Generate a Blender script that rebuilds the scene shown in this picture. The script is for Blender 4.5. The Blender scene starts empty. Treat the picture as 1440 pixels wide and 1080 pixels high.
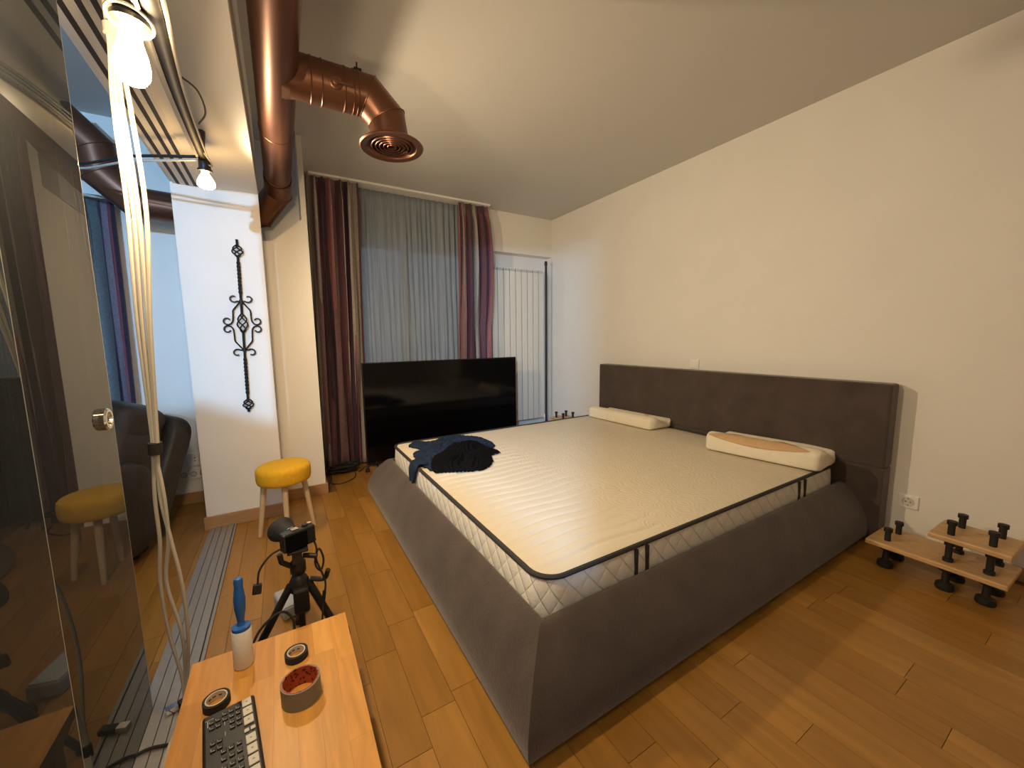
import bpy, bmesh, math, random
from mathutils import Vector, Matrix, noise

S = bpy.context.scene
COL = S.collection
PI = math.pi

# ---------------------------------------------------------------- camera
F_PX = 542.28                                   # focal length for a 1440 px wide frame
YAW, PITCH, ROLL = 0.53562, 0.11783, -0.0126985
def cam_matrix():
    ca, sa = math.cos(YAW), math.sin(YAW)
    r0 = Matrix(((ca, 0, sa), (-sa, 0, ca), (0, -1, 0)))
    cb, sb = math.cos(PITCH), math.sin(PITCH)
    rx = Matrix(((1, 0, 0), (0, cb, -sb), (0, sb, cb)))
    cc, sc = math.cos(ROLL), math.sin(ROLL)
    rz = Matrix(((cc, -sc, 0), (sc, cc, 0), (0, 0, 1)))
    r = r0 @ rx.transposed() @ rz.transposed()
    right, up, back = r @ Vector((1, 0, 0)), r @ Vector((0, -1, 0)), r @ Vector((0, 0, -1))
    m = Matrix((right, up, back)).transposed().to_4x4()
    m.translation = (0, 0, 1.2)
    return m
cd = bpy.data.cameras.new('camera')
cd.sensor_fit = 'HORIZONTAL'; cd.sensor_width = 36; cd.lens = F_PX / 1440 * 36
cd.clip_start = 0.02
cam = bpy.data.objects.new('camera', cd); COL.objects.link(cam)
cam.matrix_world = cam_matrix()
S.camera = cam

# ---------------------------------------------------------------- world, lights, exposure
S.view_settings.view_transform = 'Standard'
S.view_settings.look = 'None'
S.view_settings.gamma = 1
S.view_settings.use_curve_mapping = False
S.view_settings.exposure = 0.0

w = bpy.data.worlds.new('dusk'); S.world = w; w.use_nodes = True
bg = w.node_tree.nodes['Background']
bg.inputs[0].default_value = (0.16, 0.22, 0.32, 1); bg.inputs[1].default_value = 2.0

WARM = (1.0, 0.765, 0.47)
def point(name, loc, col, power, radius):
    l = bpy.data.lights.new(name, 'POINT'); l.color = col; l.energy = power; l.shadow_soft_size = radius
    o = bpy.data.objects.new(name, l); COL.objects.link(o); o.location = loc; return o
def spot(name, loc, aim, col, power, angle, blend, radius):
    l = bpy.data.lights.new(name, 'SPOT'); l.color = col; l.energy = power; l.shadow_soft_size = radius
    l.spot_size = math.radians(angle); l.spot_blend = blend
    o = bpy.data.objects.new(name, l); COL.objects.link(o); o.location = loc
    o.rotation_euler = Vector(aim).to_track_quat('-Z', 'Y').to_euler(); return o
# warm light of the bulbs hung under the beam, thrown into the bedroom; the string goes on behind the photographer
spot('bulb_light', (-0.13, 1.06, 1.74), (0.80, 0.50, -0.62), WARM, 56, 168, 1.0, 0.03)
spot('bulb_light', (-0.20, 2.40, 1.91), (1.0, -0.20, -0.34), WARM, 106, 170, 1.0, 0.03)
spot('bulb_light', (-0.25, 1.14, 1.70), (0.02, 1.0, -0.50), (1.0, 0.62, 0.30), 22, 84, 0.6, 0.03)
point('bulb_light', (-0.15, 0.15, 1.72), WARM, 12, 0.03)
point('bulb_light', (0.10, -0.90, 1.88), WARM, 5, 0.03)
# cool white lamp in the adjoining living room, behind the sliding doors
spot('living_room_lamp', (-1.22, -1.30, 2.10), (0.45, 1.0, -0.15), (0.34, 0.63, 1.0), 560, 124, 0.4, 0.05)

# ---------------------------------------------------------------- materials
M = {}
def nodes(m):
    nt = m.node_tree; return nt, nt.nodes['Principled BSDF']
def mat(name, col, rough=0.6, metal=0.0, var=0.0, vscale=8.0, bump=0.0, bscale=60.0, stretch=None, spec=None, coat=0, sheen=0):
    m = bpy.data.materials.new(name); m.use_nodes = True
    nt, p = nodes(m)
    p.inputs['Base Color'].default_value = (*col, 1); p.inputs['Roughness'].default_value = rough
    p.inputs['Metallic'].default_value = metal
    if spec is not None: p.inputs['Specular IOR Level'].default_value = spec
    if coat: p.inputs['Coat Weight'].default_value = coat
    if sheen: p.inputs['Sheen Weight'].default_value = sheen
    tc = nt.nodes.new('ShaderNodeTexCoord'); src = tc.outputs['Object']
    if stretch:
        mp = nt.nodes.new('ShaderNodeMapping'); mp.inputs['Scale'].default_value = stretch
        nt.links.new(src, mp.inputs[0]); src = mp.outputs[0]
    if var:
        n = nt.nodes.new('ShaderNodeTexNoise'); n.inputs['Scale'].default_value = vscale; n.inputs['Detail'].default_value = 5
        nt.links.new(src, n.inputs['Vector'])
        r = nt.nodes.new('ShaderNodeMapRange'); r.inputs[1].default_value = 0.3; r.inputs[2].default_value = 0.7
        r.inputs[3].default_value = 1 - var; r.inputs[4].default_value = 1 + var
        nt.links.new(n.outputs[0], r.inputs[0])
        mx = nt.nodes.new('ShaderNodeMix'); mx.data_type = 'RGBA'; mx.blend_type = 'MULTIPLY'
        mx.inputs[0].default_value = 1; mx.inputs[6].default_value = (*col, 1)
        nt.links.new(r.outputs[0], mx.inputs[7]); nt.links.new(mx.outputs[2], p.inputs['Base Color'])
    if bump:
        n = nt.nodes.new('ShaderNodeTexNoise'); n.inputs['Scale'].default_value = bscale; n.inputs['Detail'].default_value = 4
        nt.links.new(src, n.inputs['Vector'])
        b = nt.nodes.new('ShaderNodeBump'); b.inputs['Strength'].default_value = bump; b.inputs['Distance'].default_value = 0.01
        nt.links.new(n.outputs[0], b.inputs['Height']); nt.links.new(b.outputs[0], p.inputs['Normal'])
    M[name] = m; return m

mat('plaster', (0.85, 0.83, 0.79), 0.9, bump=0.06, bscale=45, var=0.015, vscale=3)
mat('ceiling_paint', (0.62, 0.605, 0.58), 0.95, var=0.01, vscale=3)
mat('beam_paint', (0.78, 0.76, 0.72), 0.85)
mat('baseboard_wood', (0.42, 0.24, 0.11), 0.45, var=0.15, vscale=6, stretch=(2, 8, 30))
mat('subfloor', (0.16, 0.085, 0.03), 0.7)
mat('aluminium', (0.40, 0.38, 0.36), 0.5, 0.6, var=0.05, vscale=60)
mat('groove_dark', (0.03, 0.026, 0.022), 0.7)
mat('copper', (0.165, 0.074, 0.045), 0.38, 0.75, var=0.08, vscale=5)
mat('copper_dark', (0.05, 0.025, 0.015), 0.6, 0.3)
mat('suede', (0.070, 0.051, 0.045), 0.95, var=0.20, vscale=7, bump=0.3, bscale=120, sheen=0.25)
mat('mattress_top', (0.69, 0.615, 0.49), 0.85)
mat('piping', (0.03, 0.03, 0.034), 0.7)
mat('pillow_knit', (0.82, 0.76, 0.62), 0.9, bump=0.2, bscale=180, var=0.03, vscale=30)
mat('foam_tan', (0.62, 0.40, 0.22), 0.9, bump=0.15, bscale=120, var=0.05, vscale=40)
mat('blue_cotton', (0.017, 0.030, 0.066), 0.95, spec=0.1, bump=0.2, bscale=150, var=0.2, vscale=14)
mat('black_cotton', (0.0045, 0.004, 0.005), 0.95, spec=0.08, bump=0.2, bscale=150, var=0.2, vscale=14)
mat('tv_plastic', (0.008, 0.008, 0.009), 0.35)
mat('tv_screen', (0.002, 0.002, 0.003), 0.10, spec=0.35)
mat('black_plastic', (0.012, 0.012, 0.013), 0.42)
mat('black_rubber', (0.014, 0.013, 0.013), 0.75)
mat('black_metal', (0.012, 0.011, 0.010), 0.6)
mat('iron', (0.014, 0.013, 0.013), 0.5, 0.5)
mat('white_plastic', (0.92, 0.91, 0.88), 0.35)
mat('socket_ivory', (0.66, 0.65, 0.61), 0.4)
mat('grey_plastic', (0.36, 0.38, 0.41), 0.5)
mat('white_cable', (0.52, 0.49, 0.43), 0.55)
mat('radiator_enamel', (0.80, 0.76, 0.66), 0.35)
mat('radiator_gap', (0.07, 0.063, 0.05), 0.7)
mat('yellow_felt', (0.72, 0.40, 0.012), 0.9, var=0.06, vscale=50, bump=0.1, bscale=200)
mat('pale_wood', (0.66, 0.50, 0.31), 0.55, var=0.1, vscale=9, stretch=(6, 6, 1))
mat('board_wood', (0.58, 0.36, 0.17), 0.5, var=0.16, vscale=7, stretch=(14, 2, 14))
mat('table_edge', (0.62, 0.33, 0.12), 0.45, var=0.12, vscale=7, stretch=(14, 2, 14))
mat('leather', (0.026, 0.022, 0.020), 0.55, bump=0.5, bscale=22, var=0.2, vscale=6)
mat('blue_plastic', (0.02, 0.12, 0.45), 0.35)
mat('paper_white', (0.80, 0.77, 0.72), 0.85, bump=0.25, bscale=90)
mat('duct_grey', (0.20, 0.185, 0.15), 0.5, var=0.06, vscale=40)
mat('tape_paper', (0.62, 0.55, 0.46), 0.8)
mat('chrome', (0.75, 0.75, 0.74), 0.12, 1.0)
mat('light_key', (0.62, 0.60, 0.54), 0.5)
mat('dark_key', (0.020, 0.020, 0.021), 0.5)
mat('print_grey', (0.40, 0.40, 0.38), 0.6)
mat('red_print', (0.45, 0.03, 0.02), 0.5)
mat('window_frame', (0.55, 0.55, 0.54), 0.5)
mat('socket_dark', (0.05, 0.05, 0.05), 0.7)

def ramp(nt, stops, const=False):
    r = nt.nodes.new('ShaderNodeValToRGB'); e = r.color_ramp.elements
    r.color_ramp.interpolation = 'CONSTANT' if const else 'LINEAR'
    while len(e) > 1: e.remove(e[0])
    e[0].position = stops[0][0]; e[0].color = (*stops[0][1], 1)
    for p, c in stops[1:]:
        x = e.new(p); x.color = (*c, 1)
    return r

def plank_material(name, stops, rough, sx, sy, coat=0.0):
    m = bpy.data.materials.new(name); m.use_nodes = True; nt, p = nodes(m)
    oi = nt.nodes.new('ShaderNodeObjectInfo'); tc = nt.nodes.new('ShaderNodeTexCoord')
    add = nt.nodes.new('ShaderNodeVectorMath'); add.operation = 'MULTIPLY_ADD'
    add.inputs[1].default_value = (sx, sy, 10)
    cmb = nt.nodes.new('ShaderNodeMath'); cmb.operation = 'MULTIPLY'; cmb.inputs[1].default_value = 57.0
    nt.links.new(oi.outputs['Random'], cmb.inputs[0]); nt.links.new(cmb.outputs[0], add.inputs[2])
    nt.links.new(tc.outputs['Object'], add.inputs[0])
    n = nt.nodes.new('ShaderNodeTexNoise'); n.inputs['Scale'].default_value = 1.0; n.inputs['Detail'].default_value = 6; n.inputs['Distortion'].default_value = 0.6
    nt.links.new(add.outputs[0], n.inputs['Vector'])
    base = ramp(nt, stops); nt.links.new(oi.outputs['Random'], base.inputs[0])
    mr = nt.nodes.new('ShaderNodeMapRange'); mr.inputs[1].default_value = 0.3; mr.inputs[2].default_value = 0.7; mr.inputs[3].default_value = 0.84; mr.inputs[4].default_value = 1.13
    nt.links.new(n.outputs[0], mr.inputs[0])
    mx = nt.nodes.new('ShaderNodeMix'); mx.data_type = 'RGBA'; mx.blend_type = 'MULTIPLY'; mx.inputs[0].default_value = 1
    nt.links.new(base.outputs[0], mx.inputs[6]); nt.links.new(mr.outputs[0], mx.inputs[7])
    nt.links.new(mx.outputs[2], p.inputs['Base Color'])
    p.inputs['Roughness'].default_value = rough
    if coat: p.inputs['Coat Weight'].default_value = coat; p.inputs['Coat Roughness'].default_value = 0.3
    M[name] = m
plank_material('oak_plank', [(0, (0.29, 0.135, 0.022)), (0.35, (0.325, 0.155, 0.027)), (0.7, (0.355, 0.172, 0.032)), (1, (0.40, 0.200, 0.041))], 0.36, 26, 3)
plank_material('butcher_block', [(0, (0.54, 0.240, 0.042)), (0.5, (0.63, 0.295, 0.058)), (1, (0.70, 0.355, 0.085))], 0.38, 40, 4)

def glass_material():
    # grey tinted pane; hazy grey-blue reflection is painted in as a diffuse share
    m = bpy.data.materials.new('tinted_glass'); m.use_nodes = True; nt = m.node_tree; nt.nodes.clear()
    out = nt.nodes.new('ShaderNodeOutputMaterial'); mix = nt.nodes.new('ShaderNodeMixShader'); haze = nt.nodes.new('ShaderNodeMixShader')
    tr = nt.nodes.new('ShaderNodeBsdfTransparent'); tr.inputs[0].default_value = (0.44, 0.48, 0.53, 1)
    df = nt.nodes.new('ShaderNodeBsdfDiffuse'); df.inputs[0].default_value = (0.46, 0.53, 0.62, 1); haze.inputs[0].default_value = 0.085
    gl = nt.nodes.new('ShaderNodeBsdfGlossy'); gl.inputs['Roughness'].default_value = 0.01; gl.inputs[0].default_value = (0.9, 0.92, 0.92, 1)
    fr = nt.nodes.new('ShaderNodeFresnel'); fr.inputs[0].default_value = 1.5
    nt.links.new(tr.outputs[0], haze.inputs[1]); nt.links.new(df.outputs[0], haze.inputs[2])
    nt.links.new(fr.outputs[0], mix.inputs[0]); nt.links.new(haze.outputs[0], mix.inputs[1]); nt.links.new(gl.outputs[0], mix.inputs[2])
    nt.links.new(mix.outputs[0], out.inputs[0]); M['tinted_glass'] = m
glass_material()
mat('glass_edge', (0.45, 0.50, 0.48), 0.25)

def window_glass():
    m = bpy.data.materials.new('window_glass'); m.use_nodes = True; nt = m.node_tree; nt.nodes.clear()
    out = nt.nodes.new('ShaderNodeOutputMaterial'); mix = nt.nodes.new('ShaderNodeMixShader')
    tr = nt.nodes.new('ShaderNodeBsdfTransparent'); gl = nt.nodes.new('ShaderNodeBsdfGlossy'); gl.inputs['Roughness'].default_value = 0.02
    fr = nt.nodes.new('ShaderNodeFresnel'); fr.inputs[0].default_value = 1.45
    nt.links.new(fr.outputs[0], mix.inputs[0]); nt.links.new(tr.outputs[0], mix.inputs[1]); nt.links.new(gl.outputs[0], mix.inputs[2])
    nt.links.new(mix.outputs[0], out.inputs[0]); M['window_glass'] = m
window_glass()

def emit(name, col, strength):
    m = bpy.data.materials.new(name); m.use_nodes = True; nt, p = nodes(m)
    p.inputs['Base Color'].default_value = (*col, 1)
    p.inputs['Emission Color'].default_value = (*col, 1); p.inputs['Emission Strength'].default_value = strength
    M[name] = m
emit('bulb_glow', (1.0, 0.70, 0.38), 260)
emit('bulb_glow_dim', (1.0, 0.62, 0.25), 55)

def sheer_material():
    m = bpy.data.materials.new('sheer'); m.use_nodes = True; nt = m.node_tree; nt.nodes.clear()
    out = nt.nodes.new('ShaderNodeOutputMaterial'); mix = nt.nodes.new('ShaderNodeMixShader'); mix.inputs[0].default_value = 0.74
    tr = nt.nodes.new('ShaderNodeBsdfTransparent'); df = nt.nodes.new('ShaderNodeBsdfDiffuse')
    tl = nt.nodes.new('ShaderNodeBsdfTranslucent'); m2 = nt.nodes.new('ShaderNodeMixShader'); m2.inputs[0].default_value = 0.3
    tc = nt.nodes.new('ShaderNodeTexCoord'); mp = nt.nodes.new('ShaderNodeMapping'); mp.inputs['Scale'].default_value = (160, 160, 2)
    n = nt.nodes.new('ShaderNodeTexNoise'); n.inputs['Scale'].default_value = 1; nt.links.new(tc.outputs['Object'], mp.inputs[0]); nt.links.new(mp.outputs[0], n.inputs['Vector'])
    r = ramp(nt, [(0.3, (0.33, 0.39, 0.46)), (0.7, (0.50, 0.57, 0.65))]); nt.links.new(n.outputs[0], r.inputs[0])
    nt.links.new(r.outputs[0], df.inputs[0]); nt.links.new(r.outputs[0], tl.inputs[0])
    nt.links.new(df.outputs[0], m2.inputs[1]); nt.links.new(tl.outputs[0], m2.inputs[2])
    nt.links.new(tr.outputs[0], mix.inputs[1]); nt.links.new(m2.outputs[0], mix.inputs[2]); nt.links.new(mix.outputs[0], out.inputs[0])
    M['sheer'] = m
sheer_material()

def stripe_material(name, stops):
    m = bpy.data.materials.new(name); m.use_nodes = True; nt, p = nodes(m)
    uv = nt.nodes.new('ShaderNodeUVMap'); sp = nt.nodes.new('ShaderNodeSeparateXYZ'); nt.links.new(uv.outputs[0], sp.inputs[0])
    fr = nt.nodes.new('ShaderNodeMath'); fr.operation = 'FRACT'; nt.links.new(sp.outputs[0], fr.inputs[0])
    r = ramp(nt, stops, True); nt.links.new(fr.outputs[0], r.inputs[0])
    tc = nt.nodes.new('ShaderNodeTexCoord'); n = nt.nodes.new('ShaderNodeTexNoise'); n.inputs['Scale'].default_value = 90; n.inputs['Detail'].default_value = 3
    nt.links.new(tc.outputs['Object'], n.inputs['Vector'])
    mr = nt.nodes.new('ShaderNodeMapRange'); mr.inputs[1].default_value = 0.3; mr.inputs[2].default_value = 0.7; mr.inputs[3].default_value = 0.8; mr.inputs[4].default_value = 1.2
    nt.links.new(n.outputs[0], mr.inputs[0])
    mx = nt.nodes.new('ShaderNodeMix'); mx.data_type = 'RGBA'; mx.blend_type = 'MULTIPLY'; mx.inputs[0].default_value = 1
    nt.links.new(r.outputs[0], mx.inputs[6]); nt.links.new(mr.outputs[0], mx.inputs[7]); nt.links.new(mx.outputs[2], p.inputs['Base Color'])
    p.inputs['Roughness'].default_value = 0.7; p.inputs['Sheen Weight'].default_value = 0.2
    M[name] = m
PLUM, DARK, ROSE, GREY, MAUVE = (0.10, 0.035, 0.055), (0.035, 0.012, 0.035), (0.30, 0.10, 0.12), (0.34, 0.31, 0.28), (0.20, 0.11, 0.13)
stripe_material('striped_fabric', [(0, GREY), (0.12, MAUVE), (0.17, GREY), (0.20, PLUM), (0.34, DARK), (0.46, ROSE), (0.49, GREY), (0.52, ROSE), (0.55, MAUVE), (0.63, GREY), (0.73, PLUM), (0.78, GREY), (0.80, PLUM), (0.90, DARK), (0.97, ROSE)])
stripe_material('striped_fabric_cool', [(0, (0.10, 0.13, 0.15)), (0.10, (0.020, 0.014, 0.040)), (0.26, (0.16, 0.13, 0.17)), (0.44, (0.16, 0.045, 0.07)), (0.52, (0.020, 0.010, 0.030)), (0.70, (0.06, 0.022, 0.030)), (0.88, (0.09, 0.14, 0.15))])

# quilted mattress border: diagonal stitched diamonds over a fine knit
def quilt_material():
    m = bpy.data.materials.new('quilted_knit'); m.use_nodes = True; nt, p = nodes(m)
    p.inputs['Roughness'].default_value = 0.85
    tc = nt.nodes.new('ShaderNodeTexCoord'); sp = nt.nodes.new('ShaderNodeSeparateXYZ'); nt.links.new(tc.outputs['Object'], sp.inputs[0])
    def math_(op, a, b=None):
        n = nt.nodes.new('ShaderNodeMath'); n.operation = op
        for i, v in ((0, a), (1, b)):
            if v is None: continue
            if hasattr(v, 'default_value') or hasattr(v, 'is_linked'): nt.links.new(v, n.inputs[i])
            else: n.inputs[i].default_value = v
        return n.outputs[0]
    h = math_('SUBTRACT', sp.outputs[0], sp.outputs[1])
    def lines(sgn):
        t = math_('ADD', h, math_('MULTIPLY', sp.outputs[2], sgn))
        s = math_('ABSOLUTE', math_('SINE', math_('MULTIPLY', t, PI / 0.085)))
        return math_('POWER', s, 0.25)
    g = math_('MULTIPLY', lines(0.9), math_('ADD', math_('MULTIPLY', lines(-0.9), 0.45), 0.55))
    n = nt.nodes.new('ShaderNodeTexVoronoi'); n.inputs['Scale'].default_value = 170; nt.links.new(tc.outputs['Object'], n.inputs['Vector'])
    hh = math_('ADD', g, math_('MULTIPLY', n.outputs[0], 0.10))
    b = nt.nodes.new('ShaderNodeBump'); b.inputs['Strength'].default_value = 1.0; b.inputs['Distance'].default_value = 0.008
    nt.links.new(hh, b.inputs['Height']); nt.links.new(b.outputs[0], p.inputs['Normal'])
    r = ramp(nt, [(0, (0.60, 0.58, 0.54)), (0.5, (0.74, 0.72, 0.67))]); nt.links.new(g, r.inputs[0]); nt.links.new(r.outputs[0], p.inputs['Base Color'])
    M['quilted_knit'] = m
quilt_material()

def mattress_top_material():
    m = M['mattress_top']; nt, p = nodes(m)
    tc = nt.nodes.new('ShaderNodeTexCoord'); sp = nt.nodes.new('ShaderNodeSeparateXYZ'); nt.links.new(tc.outputs['Object'], sp.inputs[0])
    v = nt.nodes.new('ShaderNodeTexVoronoi'); v.inputs['Scale'].default_value = 9; nt.links.new(tc.outputs['Object'], v.inputs['Vector'])
    k = nt.nodes.new('ShaderNodeMath'); k.operation = 'MULTIPLY'; k.inputs[1].default_value = 42; nt.links.new(v.outputs[0], k.inputs[0])
    s = nt.nodes.new('ShaderNodeMath'); s.operation = 'SINE'; nt.links.new(k.outputs[0], s.inputs[0])
    zone = nt.nodes.new('ShaderNodeMapRange'); zone.inputs[1].default_value = 1.10; zone.inputs[2].default_value = 1.25
    nt.links.new(sp.outputs[0], zone.inputs[0])
    a = nt.nodes.new('ShaderNodeMath'); a.operation = 'MULTIPLY'; nt.links.new(s.outputs[0], a.inputs[0]); nt.links.new(zone.outputs[0], a.inputs[1])
    b = nt.nodes.new('ShaderNodeBump'); b.inputs['Strength'].default_value = 0.16; b.inputs['Distance'].default_value = 0.004
    nt.links.new(a.outputs[0], b.inputs['Height']); nt.links.new(b.outputs[0], p.inputs['Normal'])
mattress_top_material()

def core_print_material():                       # red cardboard core with dark printed marks
    m = bpy.data.materials.new('red_core'); m.use_nodes = True; nt, p = nodes(m)
    tc = nt.nodes.new('ShaderNodeTexCoord'); v = nt.nodes.new('ShaderNodeTexVoronoi'); v.inputs['Scale'].default_value = 110
    nt.links.new(tc.outputs['Object'], v.inputs['Vector'])
    r = ramp(nt, [(0, (0.05, 0.01, 0.01)), (0.36, (0.42, 0.06, 0.03))], True); nt.links.new(v.outputs[0], r.inputs[0]); nt.links.new(r.outputs[0], p.inputs['Base Color'])
    p.inputs['Roughness'].default_value = 0.5
    M['red_core'] = m
core_print_material()

# ---------------------------------------------------------------- mesh helpers
class B:
    """collects shapes (world coordinates) into one mesh"""
    def __init__(s): s.v = []; s.f = []; s.uv = None
    def add(s, vs, fs):
        o = len(s.v); s.v += [tuple(x) for x in vs]; s.f += [tuple(i + o for i in f) for f in fs]; return s
    def box(s, x0, x1, y0, y1, z0, z1, rz=0, pivot=None):
        vs = [(x, y, z) for z in (z0, z1) for y in (y0, y1) for x in (x0, x1)]
        if rz:
            px, py = pivot or ((x0 + x1) / 2, (y0 + y1) / 2); c, n = math.cos(rz), math.sin(rz)
            vs = [(px + (x - px) * c - (y - py) * n, py + (x - px) * n + (y - py) * c, z) for x, y, z in vs]
        return s.add(vs, [(0, 2, 3, 1), (4, 5, 7, 6), (0, 1, 5, 4), (2, 6, 7, 3), (0, 4, 6, 2), (1, 3, 7, 5)])
    def mbox(s, mt, sx, sy, sz):
        vs = [mt @ Vector((x * sx / 2, y * sy / 2, z * sz / 2)) for z in (-1, 1) for y in (-1, 1) for x in (-1, 1)]
        return s.add(vs, [(0, 2, 3, 1), (4, 5, 7, 6), (0, 1, 5, 4), (2, 6, 7, 3), (0, 4, 6, 2), (1, 3, 7, 5)])
    def tube(s, pts, r, seg=8, closed=False, caps=True):
        pts = [Vector(p) for p in pts]; n = len(pts); rr = r if isinstance(r, (list, tuple)) else [r] * n
        rings = []; prev = None
        for i, p in enumerate(pts):
            if closed: t = pts[(i + 1) % n] - pts[i - 1]
            else: t = pts[min(i + 1, n - 1)] - pts[max(i - 1, 0)]
            if t.length < 1e-9: t = Vector((0, 0, 1))
            t.normalize()
            if prev is None:
                u = t.orthogonal().normalized()
            else:
                u = prev - t * prev.dot(t)
                u = u.normalized() if u.length > 1e-6 else t.orthogonal().normalized()
            prev = u; q = t.cross(u)
            rings.append([p + (u * math.cos(a) + q * math.sin(a)) * rr[i] for a in [2 * PI * k / seg for k in range(seg)]])
        vs = [v for r_ in rings for v in r_]; fs = []
        for i in range(n if closed else n - 1):
            j = (i + 1) % n
            for k in range(seg):
                l = (k + 1) % seg; fs.append((i * seg + k, i * seg + l, j * seg + l, j * seg + k))
        if not closed and caps:
            fs.append(tuple(range(seg - 1, -1, -1))); fs.append(tuple((n - 1) * seg + k for k in range(seg)))
        return s.add(vs, fs)
    def lathe(s, prof, mt=None, seg=24, cap=True):
        mt = mt or Matrix(); vs = []; fs = []; n = len(prof)
        for r, z in prof:
            for k in range(seg):
                a = 2 * PI * k / seg; vs.append(mt @ Vector((r * math.cos(a), r * math.sin(a), z)))
        for i in range(n - 1):
            for k in range(seg):
                l = (k + 1) % seg; fs.append((i * seg + k, i * seg + l, (i + 1) * seg + l, (i + 1) * seg + k))
        if cap:
            if prof[0][0] > 1e-6: fs.append(tuple(range(seg - 1, -1, -1)))
            if prof[-1][0] > 1e-6: fs.append(tuple((n - 1) * seg + k for k in range(seg)))
        return s.add(vs, fs)
    def prism(s, poly, axis, a, b):
        """polygon extruded along an axis: axis 'x' poly=(y,z), 'y' poly=(x,z), 'z' poly=(x,y)"""
        def P(p, t): return {'x': (t, p[0], p[1]), 'y': (p[0], t, p[1]), 'z': (p[0], p[1], t)}[axis]
        n = len(poly); vs = [P(p, a) for p in poly] + [P(p, b) for p in poly]
        fs = [tuple(range(n)), tuple(range(2 * n - 1, n - 1, -1))] + [(i, i + n, (i + 1) % n + n, (i + 1) % n) for i in range(n)]
        return s.add(vs, fs)
    def grid(s, fn, nu, nv, closed_u=False):
        vs = [fn(i / nu, j / nv) for j in range(nv + 1) for i in range(nu + (0 if closed_u else 1))]
        w_ = nu if closed_u else nu + 1; fs = []
        for j in range(nv):
            for i in range(nu):
                k = (i + 1) % w_; fs.append((j * w_ + i, j * w_ + k, (j + 1) * w_ + k, (j + 1) * w_ + i))
        return s.add(vs, fs)
    def obj(s, name, m, parent=None, smooth=False, bevel=0, bseg=2, solid=0, angle=40):
        me = bpy.data.meshes.new(name); me.from_pydata(s.v, [], s.f); me.update()
        bm = bmesh.new(); bm.from_mesh(me); bmesh.ops.recalc_face_normals(bm, faces=bm.faces); bm.to_mesh(me); bm.free()
        if s.uv:
            ul = me.uv_layers.new(name='UVMap')
            for lp in me.loops: ul.data[lp.index].uv = s.uv[lp.vertex_index]
        o = bpy.data.objects.new(name, me); COL.objects.link(o)
        me.materials.append(M[m] if isinstance(m, str) else m)
        if smooth: 
            me.polygons.foreach_set('use_smooth', [True] * len(me.polygons))
            try: me.set_sharp_from_angle(angle=math.radians(angle))
            except Exception: pass
        if solid:
            md = o.modifiers.new('thickness', 'SOLIDIFY'); md.thickness = solid; md.offset = 0
        if bevel:
            md = o.modifiers.new('edge', 'BEVEL'); md.width = bevel; md.segments = bseg; md.limit_method = 'ANGLE'
        if parent:
            o.parent = parent
            o.matrix_parent_inverse = Matrix.Translation(-Vector(parent.location)) if parent.type == 'EMPTY' else Matrix()
        return o

def tag(o, label=None, cat=None, group=None, kind=None):
    if label: o['label'] = label
    if cat: o['category'] = cat
    if group: o['group'] = group
    if kind: o['kind'] = kind
    return o
def thing(name, label, cat, loc, group=None):
    o = bpy.data.objects.new(name, None); COL.objects.link(o); o.location = loc; o.empty_display_size = 0.05
    return tag(o, label, cat, group)
def struct(o): return tag(o, kind='structure')
def copy_tree(o, off, parent=None):
    c = o.copy(); COL.objects.link(c)
    if parent is None: c.location = Vector(o.location) + Vector(off)
    else:
        inv = o.matrix_parent_inverse.copy(); c.parent = parent; c.matrix_parent_inverse = inv
    for ch in list(o.children): copy_tree(ch, off, c)
    return c
def bez(pts, n=10):
    """Catmull-Rom through points"""
    P = [Vector(p) for p in pts]; P = [P[0] * 2 - P[1]] + P + [P[-1] * 2 - P[-2]]; out = []
    for i in range(1, len(P) - 2):
        for k in range(n):
            t = k / n; a, b, c, d = P[i - 1], P[i], P[i + 1], P[i + 2]
            out.append(0.5 * ((2 * b) + (c - a) * t + (2 * a - 5 * b + 4 * c - d) * t * t + (3 * b - a - 3 * c + d) * t ** 3))
    out.append(P[-2]); return out
def T(x, y, z): return Matrix.Translation((x, y, z))
def R(a, ax): return Matrix.Rotation(a, 4, ax)
def align(p, d):
    """matrix with local Z along d at p"""
    d = Vector(d).normalized(); return T(*p) @ d.to_track_quat('Z', 'Y').to_matrix().to_4x4()

# ================================================================ STRUCTURE
CEIL = 2.65
XW = 3.0                                          # wall behind the headboard
YW = 4.03                                         # window wall
fl = struct(B().box(-3.3, 3.15, -2.7, 4.4, -0.06, -0.004).obj('floor', 'subfloor'))
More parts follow.
